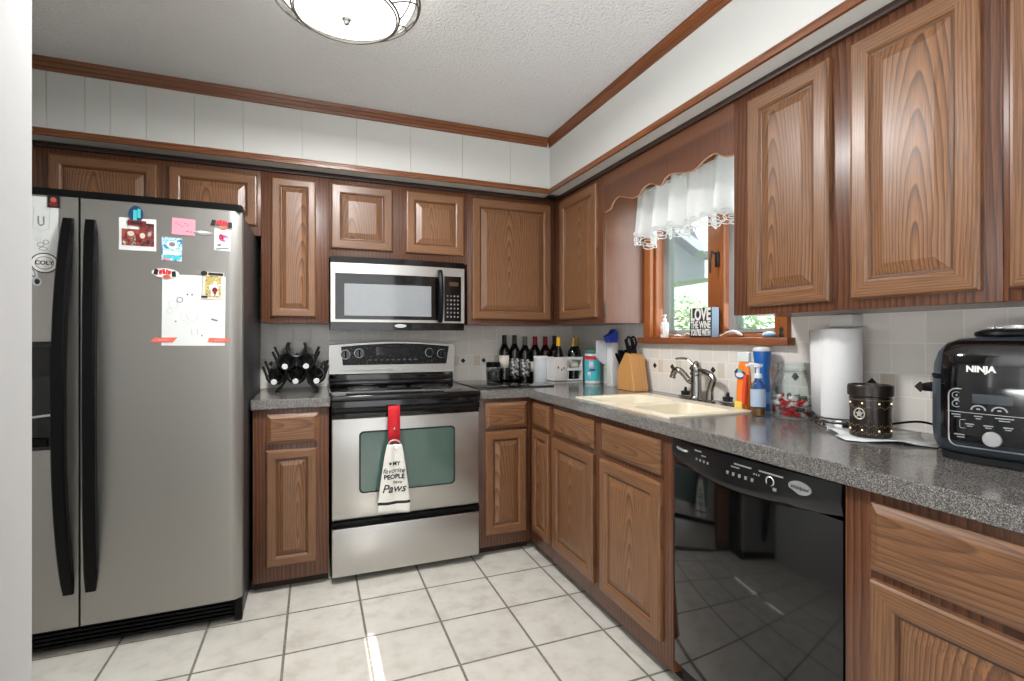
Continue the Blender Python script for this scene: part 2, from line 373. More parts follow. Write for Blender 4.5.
# backsplash tiles with their dark diamonds
dia = plain('diamond_inlay', (62, 52, 46), .2)
m = M().box(-.285, 1.732, 3.212, BACK-.0005, .9142, 1.2848)
for k in range(-8, 6):
    u = .916+.1435*k
    if not -.25 < u < 1.70: continue
    m.prism([(u-.0215, 1.0535), (u, 1.032), (u+.0215, 1.0535), (u, 1.075)], 3.2112, 3.2135, 'Y', 1); m.prism([(u-.017, 1.0535), (u, 1.0365), (u+.017, 1.0535), (u, 1.0705)], 3.2105, 3.2135, 'Y', 2)
struct(m.build('wall_tile_back', [tileB, white, dia], sharp=0))
m = M(); m.box(1.732, SIDE-.0005, -.25, 1.425, .9142, 1.2848).box(1.732, SIDE-.0005, 2.345, 3.2115, .9142, 1.2848).box(1.732, SIDE-.0005, 1.425, 2.345, .9142, 1.172)
for k in range(-8, 16):
    u = .975+.1435*k
    if not -.2 < u < 3.15: continue
    m.prism([(u-.0215, 1.0535), (u, 1.032), (u+.0215, 1.0535), (u, 1.075)], 1.7312, 1.7335, 'X', 1); m.prism([(u-.017, 1.0535), (u, 1.0365), (u+.017, 1.0535), (u, 1.0705)], 1.7305, 1.7335, 'X', 2)
struct(m.build('wall_tile_right', [tileR, white, dia], sharp=0))
# window over the sink: casing, sill, two sashes, mullion
win = struct(thing('window_1', None, None, (1.74, 1.89, WZ0)))
def wp(name, boxes, mat, bev=.003):
    m = M()
    for (x0, x1, y0, y1, z0, z1) in boxes: m.box(x0-1.74, x1-1.74, y0-1.89, y1-1.89, z0-WZ0, z1-WZ0, bev=bev)
    return m.build(name, mat, win)
wp('casing', [(1.712, 1.742, 2.285, 2.345, 1.206, 2.06), (1.712, 1.742, 1.425, 1.485, 1.206, 2.06), (1.712, 1.742, 1.485, 2.285, 2.0, 2.06)], winW)
wp('jamb', [(1.742, 1.86, 2.27, 2.30, 1.206, 2.02), (1.742, 1.86, 1.48, 1.51, 1.206, 2.02), (1.742, 1.86, 1.51, 2.27, 1.99, 2.02), (1.742, 1.86, 1.51, 2.27, 1.19, 1.222)], winW)
wp('sill', [(1.688, 1.80, 1.405, 2.37, 1.174, 1.2055)], winWY, .004)
wp('mullion', [(1.76, 1.84, 1.80, 1.90, 1.222, 1.99)], winW)
for (a, b) in ((1.90, 2.27), (1.51, 1.80)):
    f = wp('sash', [(1.79, 1.83, a, a+.035, 1.222, 1.99), (1.79, 1.83, b-.045, b, 1.222, 1.99), (1.79, 1.83, a+.035, b-.045, 1.222, 1.245), (1.79, 1.83, a+.035, b-.045, 1.955, 1.99)], vinyl)
    m = M().box(.066, .070, a+.035-1.89, b-.045-1.89, 1.245-WZ0, 1.955-WZ0); m.build('pane', clearP, f)
m = M().box(.005, .018, -.068, -.048, .33, .40, bev=.003).tube([(0, -.058, .39), (-.022, -.058, .40), (-.03, -.058, .36), (-.028, -.056, .30)], [.006, .006, .005, .004])
m.build('latch', blackM, win)
# ------------------------------------------------------------------ cabinet builder (front faces local -Y)
def nested(m, x0, x1, z0, z1, loops, mats):
    rings = []
    for ins, y in loops:
        rings.append([m.bm.verts.new(c) for c in ((x0+ins, y, z0+ins), (x1-ins, y, z0+ins), (x1-ins, y, z1-ins), (x0+ins, y, z1-ins))])
    for i, (A, B) in enumerate(zip(rings, rings[1:])):
        for k in range(4):
            f = m.bm.faces.new((A[k], A[(k+1) % 4], B[(k+1) % 4], B[k])); f.material_index = mats[i][k % 2]
    f = m.bm.faces.new(rings[-1]); f.material_index = mats[-1][0]
    m.bm.faces.new(rings[0][::-1])
def door(parent, x0, x1, z0, z1, name='door'):
    w_, h_ = x1-x0, z1-z0; fw = min(.055, w_*.21, h_*.2)
    m = M(); lp = [(0, 0), (0, -.013), (.005, -.019), (.010, -.020), (fw-.010, -.020), (fw-.004, -.017), (fw, -.010), (fw+.0045, -.0095), (fw+.009, -.011), (fw+min(.036, w_*.12), -.018)]
    mt = [(1, 0)]*6 + [(3, 3)] + [(2, 2)]*3
    nested(m, -w_/2, w_/2, -h_/2, h_/2, lp, mt)
    return m.build(name, [oakV, oakH, oakP, oakG], parent, ((x0+x1)/2, -.0005, (z0+z1)/2), sharp=0)
def drawer(parent, x0, x1, z0, z1, name='drawer'):
    w_, h_ = x1-x0, z1-z0; m = M()
    nested(m, -w_/2, w_/2, -h_/2, h_/2, [(0, 0), (0, -.010), (.004, -.012), (.017, -.019), (.020, -.020)], [(0, 0)]*5)
    return m.build(name, [oakD], parent, ((x0+x1)/2, -.0005, (z0+z1)/2), sharp=0)
def cabinet(name, label, loc, rotz, w_, h_, d_, doors, drawers, upper, sides=(1, 1)):
    o = thing(name, label, 'cabinet', loc, rotz)
    kz = 0 if upper else .05; t = .016
    m = M(); m.box(0, t, .0205, d_, kz, h_).box(w_-t, w_, .0205, d_, kz, h_).box(t, w_-t, d_-.01, d_, kz, h_).box(t, w_-t, .0205, d_-.01, kz, kz+t)
    if upper: m.box(t, w_-t, .0205, d_-.01, h_-t, h_)
    m.build('body', sideM, o)
    M().box(0, w_, 0, .02, kz, h_, bev=.0015).build('face_frame', frameV, o)
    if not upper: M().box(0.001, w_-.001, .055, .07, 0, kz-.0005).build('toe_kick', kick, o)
    for a in doors: door(o, *a)
    for a in drawers: drawer(o, *a)
    return o
# rear run, uppers: face at Y 2.92
UZ = 1.285; UH = 2.0995-UZ
def upR(name, label, x0, x1, zb, doors):
    return cabinet(name, label, (x0, 2.92, zb), 0, x1-x0, 2.0995-zb, .2995, [(a-x0, b-x0, c-zb, d-zb) for a, b, c, d in doors], [], True)
upR('upper_cabinet', 'wide low oak wall cabinet with two doors over the refrigerator', -1.225, -.2595, 1.737, [(-1.132, -.711, 1.785, 2.048), (-.666, -.275, 1.785, 2.048)])
upR('upper_cabinet', 'narrow tall oak wall cabinet hanging above the wine rack', -.259, .0735, UZ, [(-.211, .008, 1.315, 2.048)])
upR('upper_cabinet', 'short two door oak wall cabinet right above the microwave', .074, .8595, 1.6455, [(.084, .415, 1.693, 2.050), (.489, .835, 1.693, 2.050)])
upR('upper_cabinet', 'single door oak wall cabinet between the microwave and the corner', .86, 1.4445, UZ, [(.886, 1.413, 1.316, 2.052)])
# right run uppers: face at X 1.445, local x runs towards the camera
def upS(name, label, y0, y1, doors):
    return cabinet(name, label, (1.445, y0, UZ), -PI/2, y0-y1, UH, .2945, [(y0-a, y0-b, c-UZ, d-UZ) for a, b, c, d in doors], [], True)
upS('upper_cabinet', 'oak wall cabinet in the corner left of the sink window', 2.9195, 2.334, [(2.817, 2.380, 1.316, 2.052)])
upS('upper_cabinet', 'large two door oak wall cabinet right of the sink window', 1.428, .6485, [(1.353, 1.049, 1.313, 2.043), (.985, .683, 1.313, 2.043)])
upS('upper_cabinet', 'oak wall cabinet above the multi cooker at the right edge', .648, -.13, [(.632, .310, 1.313, 2.043), (.262, -.06, 1.313, 2.043)])
# base cabinets
BH = .867
def baseR(label, x0, x1, doors, drawers):
    return cabinet('base_cabinet', label, (x0, 2.625, 0), 0, x1-x0, BH, .58, [(a-x0, b-x0, c, d) for a, b, c, d in doors], [(a-x0, b-x0, c, d) for a, b, c, d in drawers], False)
baseR('narrow oak base cabinet between the refrigerator and the range', -.268, .0665, [(-.212, .012, .125, .672)], [(-.209, .018, .700, .842)])
baseR('narrow oak base cabinet just right of the range', .838, 1.1485, [(.872, 1.116, .118, .688)], [(.872, 1.120, .704, .846)])
def baseS(label, y0, y1, doors, drawers, d_=.58):
    return cabinet('base_cabinet', label, (1.149, y0, 0), -PI/2, y0-y1, BH, d_, [(y0-a, y0-b, c, d) for a, b, c, d in doors], [(y0-a, y0-b, c, d) for a, b, c, d in drawers], False)
baseS('very narrow oak base cabinet in the corner left of the sink doors', 2.624, 2.3405, [(2.568, 2.366, .128, .692)], [(2.565, 2.364, .716, .844)])
baseS('wide oak sink base cabinet with two doors and two false drawers', 2.340, 1.4045, [(2.318, 1.916, .128, .692), (1.858, 1.456, .128, .690)], [(2.308, 1.916, .718, .842), (1.852, 1.459, .716, .842)])
baseS('oak base cabinet right of the dishwasher with wide drawers', .8025, -.30, [(.738, .285, .125, .674), (.235, -.26, .125, .674)], [(.738, .285, .694, .842), (.235, -.26, .694, .842)])
# scalloped board over the sink
sc = [(2.326, 1.880), (2.29, 1.882), (2.265, 1.888), (2.246, 1.913), (2.222, 1.926), (2.192, 1.931), (2.14, 1.914), (2.086, 1.894), (2.05, 1.889), (2.02, 1.893), (2.0, 1.909), (1.975, 1.92), (1.945, 1.924), (1.92, 1.919), (1.885, 1.902), (1.862, 1.892), (1.848, 1.897), (1.832, 1.914), (1.805, 1.923), (1.767, 1.919), (1.725, 1.908), (1.688, 1.899), (1.655, 1.896), (1.627, 1.901), (1.60, 1.914), (1.566, 1.924), (1.54, 1.926), (1.519, 1.921), (1.495, 1.904), (1.475, 1.893), (1.450, 1.888), (1.4285, 1.886)]
m = M().prism([(2.3335, 1.879)]+sc+[(1.4285, 2.0995), (2.3335, 2.0995)], 1.446, 1.465, 'X')
o = m.build('valance_board', valM, sharp=20); o.data.transform(Matrix.Translation((-1.446, -1.88, -1.88))); o.location = (1.446, 1.88, 1.88)
M().tube([(.0085, y-1.88, z-1.88-.0012) for y, z in sc], .0042, 6).build('scallop_edge', plain('pale_edge_wood', (176, 132, 106), .5), o)
tag(o, 'scalloped dark oak board spanning the cabinets above the sink window', 'valance')
# ------------------------------------------------------------------ counters and sink
def slab(name, cells_x, cells_y, inside, z0, z1, mat):
    m = M(); vs = {}
    def v(x, y):
        if (x, y) not in vs: vs[(x, y)] = m.bm.verts.new((x, y, z0))
        return vs[(x, y)]
    fs = []
    for xa, xb in zip(cells_x, cells_x[1:]):
        for ya, yb in zip(cells_y, cells_y[1:]):
            if inside((xa+xb)/2, (ya+yb)/2): fs.append(m.bm.faces.new((v(xa, ya), v(xb, ya), v(xb, yb), v(xa, yb))))
    r = bmesh.ops.extrude_face_region(m.bm, geom=fs)
    for e in r['geom']:
        if isinstance(e, bmesh.types.BMVert): e.co.z = z1
    bmesh.ops.dissolve_limit(m.bm, angle_limit=.01, verts=m.bm.verts, edges=m.bm.edges)
    o = m.build(name, mat, sharp=0)
    b = o.modifiers.new('b', 'BEVEL'); b.width = .004; b.segments = 2; b.limit_method = 'ANGLE'
    return o
SX0, SX1, SY0, SY1 = 1.19, 1.585, 1.475, 2.135
o = slab('countertop', [-.275, .0725], [2.60, 3.2115], lambda x, y: True, .868, .914, counterM)
tag(o, 'short speckled grey countertop between refrigerator and range', 'countertop')
o = slab('countertop', [.836, 1.122, SX0, SX1, 1.7315], [-.32, SY0, SY1, 2.60, 3.2115], lambda x, y: (y > 2.6 or x > 1.122) and not (SX0 < x < SX1 and SY0 < y < SY1), .868, .914, counterM)
tag(o, 'long L-shaped speckled grey countertop holding the sink', 'countertop')
m = M()
def bowl(y0, y1):
    x0, x1 = SX0+.03, SX1-.06; rings = []
    for ins, z in ((0, .920), (.004, .914), (.012, .80), (.03, .765), (.06, .755)):
        ring = []; R = .05
        for cx_, cy_, a0 in ((x1-ins-R, y1-ins-R, 0), (x0+ins+R, y1-ins-R, PI/2), (x0+ins+R, y0+ins+R, PI), (x1-ins-R, y0+ins+R, 1.5*PI)):
            for k in range(5): ring.append(m.bm.verts.new((cx_+R*math.cos(a0+k*PI/8), cy_+R*math.sin(a0+k*PI/8), z)))
        rings.append(ring)
    for A, B in zip(rings, rings[1:]):
        n = len(A)
        for k in range(n): m.bm.faces.new((A[k], A[(k+1) % n], B[(k+1) % n], B[k]))
    m.bm.faces.new(rings[-1]); return rings[0]
ym = 1.80
for y0, y1 in ((SY0+.025, ym-.02), (ym+.02, SY1-.025)):
    r = bowl(y0, y1)
    yo0 = SY0-.015 if y0 < ym-.1 else ym; yo1 = SY1+.015 if y1 > ym+.1 else ym
    oc = [(SX1+.012, yo1), (SX0-.012, yo1), (SX0-.012, yo0), (SX1+.012, yo0)]
    ov = [m.bm.verts.new((x, y, .920)) for x, y in oc]
    for q in range(4):
        seg_ = r[q*5:q*5+5]
        for k in range(4): m.bm.faces.new((ov[q], seg_[k], seg_[k+1]))
        nx = r[(q*5+5) % 20]; m.bm.faces.new((ov[q], seg_[4], nx, ov[(q+1) % 4]))
    ol = [m.bm.verts.new((x, y, .9142)) for x, y in oc]
    for q in range(4):
        if abs(oc[q][1]-ym) < 1e-6 and abs(oc[(q+1) % 4][1]-ym) < 1e-6: continue
        m.bm.faces.new((ov[q], ov[(q+1) % 4], ol[(q+1) % 4], ol[q]))
s = thing('kitchen_sink', 'cream double bowl drop-in sink set in the countertop under the window', 'sink', (0, 0, 0))
s.location = (1.38, 1.80, .92); m.xf(Matrix.Translation((-1.38, -1.80, -.92))).build('basin', cream, s)
for dy in (-.16, .16): M().lathe([(0, .004), (.03, .004), (.042, .001), (.042, 0), (0, 0)], (0.0, dy, -.1645)).build('drain', chrome, s)
# faucet
FX = 1.655
f = thing('faucet', 'dark pewter single lever faucet with curved spout behind the sink', 'faucet', (FX, 1.862, .914))
M().lathe([(0, 0), (.034, 0), (.034, .006), (.027, .012), (.024, .02), (.023, .115), (.027, .12), (.027, .128), (.022, .134), (.024, .15), (.017, .168), (.005, .182), (0, .183)], (0, 0, 0)).build('body', pewter, f)
def smooth(pts, k=6):
    P = [Vector(p) for p in pts]; out = []
    for i in range(len(P)-1):
        a = P[max(i-1, 0)]; b = P[i]; c = P[i+1]; d = P[min(i+2, len(P)-1)]
        for j in range(k):
            t = j/k; out.append(.5*((2*b)+(c-a)*t+(2*a-5*b+4*c-d)*t*t+(3*b-a-3*c+d)*t**3))
    out.append(P[-1]); return out
sp = smooth([(0, .0, .085), (-.01, .035, .090), (-.02, .06, .118), (-.03, .085, .136), (-.035, .108, .130), (-.038, .120, .098)])
M().tube(sp, [.0155]*6+[.014]*(len(sp)-10)+[.013, .013, .015, .015], 12).build('spout', pewter, f)
M().tube(smooth([(0, .005, .155), (-.004, .03, .175), (-.008, .055, .190), (-.012, .09, .191), (-.016, .118, .188)]), .0075, 8, flat=.7).build('lever', pewter, f)
f2 = thing('sink_sprayer', 'dark pewter curved side sprayer beside the faucet', 'sprayer', (FX, 1.775, .914))
M().lathe([(0, 0), (.024, 0), (.024, .006), (.017, .012), (.0155, .05), (0, .05)]).build('base', pewter, f2)
M().tube(smooth([(0, 0, .05), (0, -.012, .08), (0, -.022, .105), (0, -.005, .125), (0, .03, .135), (0, .055, .14)]), [.014]*14+[.012]*(12)+[.01]*5, 10).build('handle', pewter, f2)
def stopper(label, x, y):
    t = thing('sink_stopper', label, 'stopper', (x, y, .914), group='sink stoppers')
    M().lathe([(0, .003), (.028, .003), (.036, .006), (.038, .010), (.034, .013), (.02, .015), (0, .015)]).build('rim', chrome, t)
    m = M().lathe([(0, .015), (.02, .015), (.022, .03), (.008, .033), (.005, .05), (0, .051)]); m.build('knob', blackM, t)
stopper('round sink stopper with black knob just left of the faucet base', 1.69, 1.975); stopper('round sink stopper with black knob right of the sprayer', 1.685, 1.70)
# ------------------------------------------------------------------ curtain
cu = thing('window_curtain', 'white gathered curtain with cutwork lace hem over the sink window', 'curtain', (1.62, 1.86, 1.94))
cy0, cy1 = 1.445, 2.235
def cx(y, t):   # x of the gathered cloth
    ph = (y-cy0)*2*PI/.135
    return (.024+.016*t)*math.sin(ph+.7*math.sin(3.1*y*4))+.008*math.sin(ph*2.3+1.0) - .01*t
def hem(y): return 1.732 + .014*math.sin((y-cy0)*2*PI/.27+1.2) + .004*math.sin(y*90)
m = M(); NY, NZ = 150, 16; grid = []
for i in range(NY+1):
    y = cy0+(cy1-cy0)*i/NY; row = []
    for j in range(NZ+1):
        t = j/NZ; top = 1.985+.006*math.sin(y*120); z = top+(hem(y)-top)*t
        yy = y + .018*t*(y-1.86)
        row.append(m.bm.verts.new((cx(y, t), yy-1.86, z-1.94)))
    grid.append(row)
for i in range(NY):
    for j in range(NZ): m.bm.faces.new((grid[i][j], grid[i+1][j], grid[i+1][j+1], grid[i][j+1]))
o = m.build('cloth', curtM, cu, sharp=0); o.data.polygons.foreach_set('use_smooth', [True]*len(o.data.polygons))
so = o.modifiers.new('s', 'SOLIDIFY'); so.thickness = .0012
m = M(); y = cy0+.01; k = 0
def ringpts(y, dz, r, sq=1.0, n=10):
    out = []
    for a in range(n):
        yy = y+r*math.cos(2*PI*a/n); zz = hem(y)+dz+r*sq*math.sin(2*PI*a/n)
        out.append((cx(min(max(yy, cy0), cy1), 1.0)-.001, yy+.018*(yy-1.86)-1.86, zz-1.94))
    return out
while y < cy1:
    big = (k % 3 == 1); r = .020 if big else .0145
    m.tube(ringpts(y, -.012-(.006 if big else 0), r, 1.1), .0026, 5, True)
    m.tube(ringpts(y, -.012-(.006 if big else 0), r*.45), .002, 5, True)
    m.tube(ringpts(y+.008, .016, .0095), .0026, 5, True); m.tube(ringpts(y+.008, .016, .004), .002, 5, True)
    m.tube(ringpts(y-.004, -.034, .0085), .0024, 5, True)
    if big:
        m.tube(ringpts(y, -.046, .0105), .0026, 5, True); m.tube(ringpts(y-.019, -.034, .009), .0022, 5, True); m.tube(ringpts(y+.019, -.034, .009), .0022, 5, True)
    y += .0285; k += 1
m.build('lace_hem', curtM, cu)
M().tube([(.0, -.43, .035), (.0, .42, .035)], .006, 8).build('rod', whiteP, cu)
# ------------------------------------------------------------------ refrigerator
fr = thing('refrigerator', 'stainless side-by-side refrigerator with black handles and papers on its doors', 'refrigerator', (-.742, 2.80, 0))
def fp(m, name, mats, par=None, **k): m.xf(Matrix.Translation((.742, -2.80, 0))); return m.build(name, mats, par or fr, **k)
fp(M().box(-1.20, -.285, 2.452, 3.17, .02, 1.735, bev=.006), 'cabinet_body', fridgeSide)
def ydoor(x): return 2.376 + .006*((x+.742)/.457)**4
def doorprof(x0, x1, rl, rr):
    pts = []; n = 22
    for i in range(n+1):
        x = x0+(x1-x0)*i/n; y = ydoor(x)
        if rl and x-x0 < .018: y += .018*(1-math.sqrt(max(0, 1-((.018-(x-x0))/.018)**2)))
        if rr and x1-x < .018: y += .018*(1-math.sqrt(max(0, 1-((.018-(x1-x))/.018)**2)))
        pts.append((x, y))
    xs_ = [x0+.0005, x0+.003, x0+.007, x0+.012]
    return pts+[(x1, 2.448), (x0, 2.448)]
dL = fp(M().prism(doorprof(-1.20, -.8335, 1, 0), .108, 1.735), 'freezer_door', fridgeM, sharp=50)
dR = fp(M().prism(doorprof(-.8265, -.285, 0, 1), .108, 1.735), 'door', fridgeM, sharp=50)
capp = [(x, ydoor(x)-.003) for x in [-1.2+.915*i/24 for i in range(25)]]
fp(M().prism(capp+[(-.285, 2.50), (-1.2, 2.50)], 1.7355, 1.762), 'top_cap', blackP)
m = M().box(-1.195, -.29, 2.43, 2.50, .012, .104, bev=.004)
for i in range(5): m.box(-1.17, -.32, 2.415, 2.43, .022+i*.016, .031+i*.016, bev=.002)
m.box(-1.195, -1.17, 2.405, 2.44, .010, .106, bev=.004).box(-.315, -.285, 2.405, 2.44, .010, .106, bev=.004)
fp(m, 'base_grille', blackP)
for x, y in ((-.35, 2.62), (-1.13, 2.62), (-1.13, 3.07), (-.35, 3.07)): fp(M().box(x-.05, x+.05, y-.02, y+.02, 0, .02), 'foot', blackP)
for xc, sgn, par in ((-.868, -1, dL), (-.792, 1, dR)):
    m = M(); n = 30; rings = []
    for i in range(n+1):
        t = i/n; z = .235+1.42*t; a = 1-abs(2*t-1)**2.6
        yf = 2.378-.010-.058*a; hw = .020; dx = sgn*(.012*a-.004)
        e = .0 if i not in (0, n) else .003
        y1 = yf+.030 if a > .12 else 2.381
        rings.append([m.bm.verts.new(c) for c in ((xc+dx-hw+e, y1, z), (xc+dx-hw+e, yf+.008, z), (xc+dx-hw+.006, yf, z), (xc+dx+hw-.006, yf, z), (xc+dx+hw-e, yf+.008, z), (xc+dx+hw-e, y1, z))])
    for A, B in zip(rings, rings[1:]):
        for k in range(6): m.bm.faces.new((A[k], A[(k+1) % 6], B[(k+1) % 6], B[k]))
    m.bm.faces.new(rings[0]); m.bm.faces.new(rings[-1][::-1])
    fp(m, 'handle', blackP, par)
dz = fp(M().box(-1.16, -.897, 2.368, 2.383, .785, 1.19, bev=.005), 'dispenser', blackG, dL)
m = M().box(-1.14, -.91, 2.364, 2.369, 1.06, 1.17, bev=.002); fp(m, 'control_strip', blackM, dL)
m = M().tube([(-1.14, 2.362, .912), (-1.03, 2.356, .905), (-.90, 2.362, .918)], .005); fp(m, 'tray_lip', silver, dL)
fp(M().box(-1.08, -.97, 2.356, 2.369, .95, 1.03, bev=.008), 'paddle', blackP, dL); fp(M().box(-1.13, -.92, 2.355, 2.369, .80, .83, bev=.004), 'drip_tray', blackP, dL)
# things stuck on the doors (each lies on the bowed steel)
def flat(poly, y, th, mi=0, m=None):
    m = m or M(); return m.prism(poly, y-th, y, 'Y', mi)
def rect(x0, x1, z0, z1, tilt=0):
    cxx, czz = (x0+x1)/2, (z0+z1)/2; out = []
    for a, b in ((x0, z0), (x1, z0), (x1, z1), (x0, z1)):
        dx, dzz = a-cxx, b-czz; out.append((cxx+dx*math.cos(tilt)-dzz*math.sin(tilt), czz+dx*math.sin(tilt)+dzz*math.cos(tilt)))
    return out
def disc(cx_, cz_, rx, rz, n=20, tilt=0):
    return [(cx_+rx*math.cos(2*PI*k/n)*math.cos(tilt)-rz*math.sin(2*PI*k/n)*math.sin(tilt), cz_+rx*math.cos(2*PI*k/n)*math.sin(tilt)+rz*math.sin(2*PI*k/n)*math.cos(tilt)) for k in range(n)]
def stick(name, label, cat, layers, mats, yb=None, group=None):
    """layers: list of (poly, material index, level)"""
    xs_ = [p[0] for l in layers for p in l[0]]; zs_ = [p[1] for l in layers for p in l[0]]
    c = ((min(xs_)+max(xs_))/2, (min(zs_)+max(zs_))/2); y = (ydoor(c[0]) if yb is None else yb)
    m = M()
    for poly, mi, lv in layers: m.prism([(a-c[0], b-c[1]) for a, b in poly], -.0012-.0007*lv, -.0002-.0007*max(0, lv-1), 'Y', mi)
    o = m.build(name, mats, None, (c[0], y-.0004, c[1]), sharp=0)
    sl = math.atan((ydoor(c[0]+.01)-ydoor(c[0]-.01))/.02) if yb is None else 0
    o.rotation_euler = (0, 0, sl)
    return tag(o, label, cat, group)
def mk_pic(name, cols, sc_):
    n = N(name); z = n.noise(n.obj(), sc_, 3, .55)
    n.set(Base_Color=n.ramp(z, [(.34+.32*i/(len(cols)-1), L(*c)) for i, c in enumerate(cols)]), Roughness=.5); return n.m
picA = mk_pic('people_photo', [(30, 28, 30), (120, 50, 44), (170, 80, 66), (60, 58, 62), (214, 196, 180)], 42)
picB = mk_pic('dark_photo', [(22, 22, 24), (52, 46, 42), (150, 40, 40), (64, 60, 58), (190, 170, 150)], 40)
picC = mk_pic('blue_card_print', [(24, 92, 150), (40, 140, 190), (210, 228, 234), (60, 170, 200), (230, 236, 236)], 48)
picD = mk_pic('player_card_print', [(120, 96, 50), (186, 170, 96), (200, 188, 130), (110, 52, 44), (226, 222, 210)], 60)
stick('photo_print', 'photo print of people with white border on the fridge door', 'photo', [(rect(-.707, -.585, 1.547, 1.673), 0, 0), (rect(-.698, -.592, 1.565, 1.630), 1, 1), (rect(-.64, -.592, 1.565, 1.655), 2, 2), (disc(-.668, 1.612, .011, .010), 3, 3), (disc(-.630, 1.606, .009, .011), 3, 3), (rect(-.652, -.640, 1.58, 1.61), 4, 3)], [paper, picA, picB, labelM, dkred])
stick('fridge_magnet', 'blue rounded magnet with red and black base holding the photo', 'magnet', [(disc(-.652, 1.688, .024, .034), 0, 4), (rect(-.66, -.648, 1.665, 1.705), 2, 5), (rect(-.646, -.636, 1.675, 1.71), 2, 5), (rect(-.678, -.618, 1.643, 1.664, -.05), 1, 5), (rect(-.67, -.63, 1.650, 1.658, -.05), 3, 6)], [plain('navy_print', (30, 62, 92), .4), dkred, teal, ink])
stick('sticky_note', 'pink paper note on the fridge door', 'note', [(rect(-.532, -.452, 1.620, 1.686, -.03), 0, 0)]+[(rect(-.52+.01*k, -.513+.01*k, 1.665-.006*(k % 3), 1.667-.006*(k % 3)), 1, 1) for k in range(5)]+[(rect(-.482, -.476, 1.634, 1.637), 2, 1), (rect(-.47, -.464, 1.632, 1.635), 2, 1)], [pink, redP, ink])
stick('picture_card', 'blue and white picture card below the pink note', 'card', [(rect(-.567, -.498, 1.513, 1.606, -.02), 0, 0), (disc(-.531, 1.577, .018, .016), 1, 1), (disc(-.531, 1.579, .011, .009), 2, 2), (rect(-.562, -.502, 1.536, 1.55), 1, 1), (disc(-.545, 1.53, .014, .008), 3, 2), (disc(-.516, 1.527, .014, .009), 3, 2), (rect(-.562, -.540, 1.516, 1.523), 4, 2)], [picC, offw, inkG, teal, pink])
o = stick('magnet_clip', 'slim silver magnet clip right of the pink note', 'clip', [(disc(-.424, 1.634, .034, .008, tilt=-.04), 0, 3), (disc(-.424, 1.636, .02, .004, tilt=-.04), 1, 5)], [silver, offw])
stick('picture_card', 'pale picture card with pink drawing at the fridge door edge', 'card', [(rect(-.384, -.324, 1.565, 1.655, -.02), 0, 0), (disc(-.350, 1.617, .018, .014), 1, 1), (disc(-.36, 1.622, .008, .012), 1, 1), (disc(-.342, 1.613, .008, .006), 2, 2), (rect(-.378, -.332, 1.571, 1.577, .1), 3, 1), (disc(-.366, 1.588, .007, .006), 3, 1)], [greyP, plain('magenta_print', (206, 76, 116), .6), offw, inkG])
def lettering_magnet(label, x, z, s=1.0, back=False):
    lay = [] if not back else [(disc(x, z, .046*s, .019*s, tilt=-.06), 3, 4)]
    lv = 5
    for k, (dx, dz_, w_, h_, c) in enumerate(((-.032, .004, .014, .022, 1), (-.017, .004, .010, .017, 0), (-.006, .006, .009, .020, 0), (.004, .006, .006, .018, 0), (.013, .003, .010, .016, 0), (.028, -.002, .014, .022, 1))):
        lay.append((rect(x+(dx-w_/2)*s, x+(dx+w_/2)*s, z+(dz_-h_/2)*s, z+(dz_+h_/2)*s, -.2+.13*(k % 3)), c, lv))
    lay.append((disc(x+.004*s, z-.014*s, .013*s, .008*s), 2, lv))
    stick('fridge_magnet', label, 'magnet', lay, [redP, ink, flesh, offw])
lettering_magnet('red and black lettered magnet above the pale picture card', -.355, 1.675)
lettering_magnet('red and black lettered magnet on the drawing\'s top left corner', -.553, 1.462, 1.0, True)
# big drawing sheet
lay = [(rect(-.566, -.345, 1.172, 1.458, -.01), 0, 0)]
def strokes(pts, w_, mi=1, lv=1):
    for (a, b), (c, d) in zip(pts, pts[1:]):
        dx, dy = c-a, d-b; l = math.hypot(dx, dy) or 1; nx, ny = -dy/l*w_/2, dx/l*w_/2
        lay.append(([(a+nx, b+ny), (c+nx, d+ny), (c-nx, d-ny), (a-nx, b-ny)], mi, lv))
def circ(x, z, rx, rz, w_=.0018, mi=1): strokes(disc(x, z, rx, rz, 12)+[disc(x, z, rx, rz, 12)[0]], w_, mi)
fg = plain('faint_pencil', (196, 200, 200), .8)
circ(-.505, 1.357, .010, .010, .003, 1); circ(-.527, 1.339, .015, .016, .002, 2); circ(-.462, 1.352, .008, .010, .0018, 2); circ(-.54, 1.312, .010, .010, .0016, 2); circ(-.42, 1.355, .014, .022, .0018, 2)
circ(-.502, 1.385, .010, .008, .0018, 2); circ(-.462, 1.305, .022, .036, .0016, 2); circ(-.389, 1.32, .006, .006, .0016, 2)
strokes([(-.48, 1.381), (-.477, 1.377)], .005, 3); strokes([(-.464, 1.381), (-.461, 1.377)], .005, 3); strokes([(-.395, 1.281), (-.372, 1.274)], .007, 1); strokes([(-.437, 1.292), (-.412, 1.312)], .002, 2); strokes([(-.415, 1.25), (-.395, 1.275)], .002, 2)
strokes([(-.521, 1.272), (-.517, 1.268)], .005, 1); strokes([(-.50, 1.278), (-.475, 1.262)], .002, 2); strokes([(-.465, 1.24), (-.463, 1.215)], .003, 2); strokes([(-.445, 1.24), (-.443, 1.215)], .003, 2); strokes([(-.43, 1.215), (-.427, 1.211)], .005, 1)
for k in range(9): strokes([(-.545+.02*k, 1.33-.012*(k % 4)), (-.535+.02*k, 1.322-.012*(k % 4))], .0014, 2)
stick('drawing_sheet', 'white sheet with a faint pencil drawing taped to the fridge door', 'paper', lay, [paper, inkG, fg, ink])
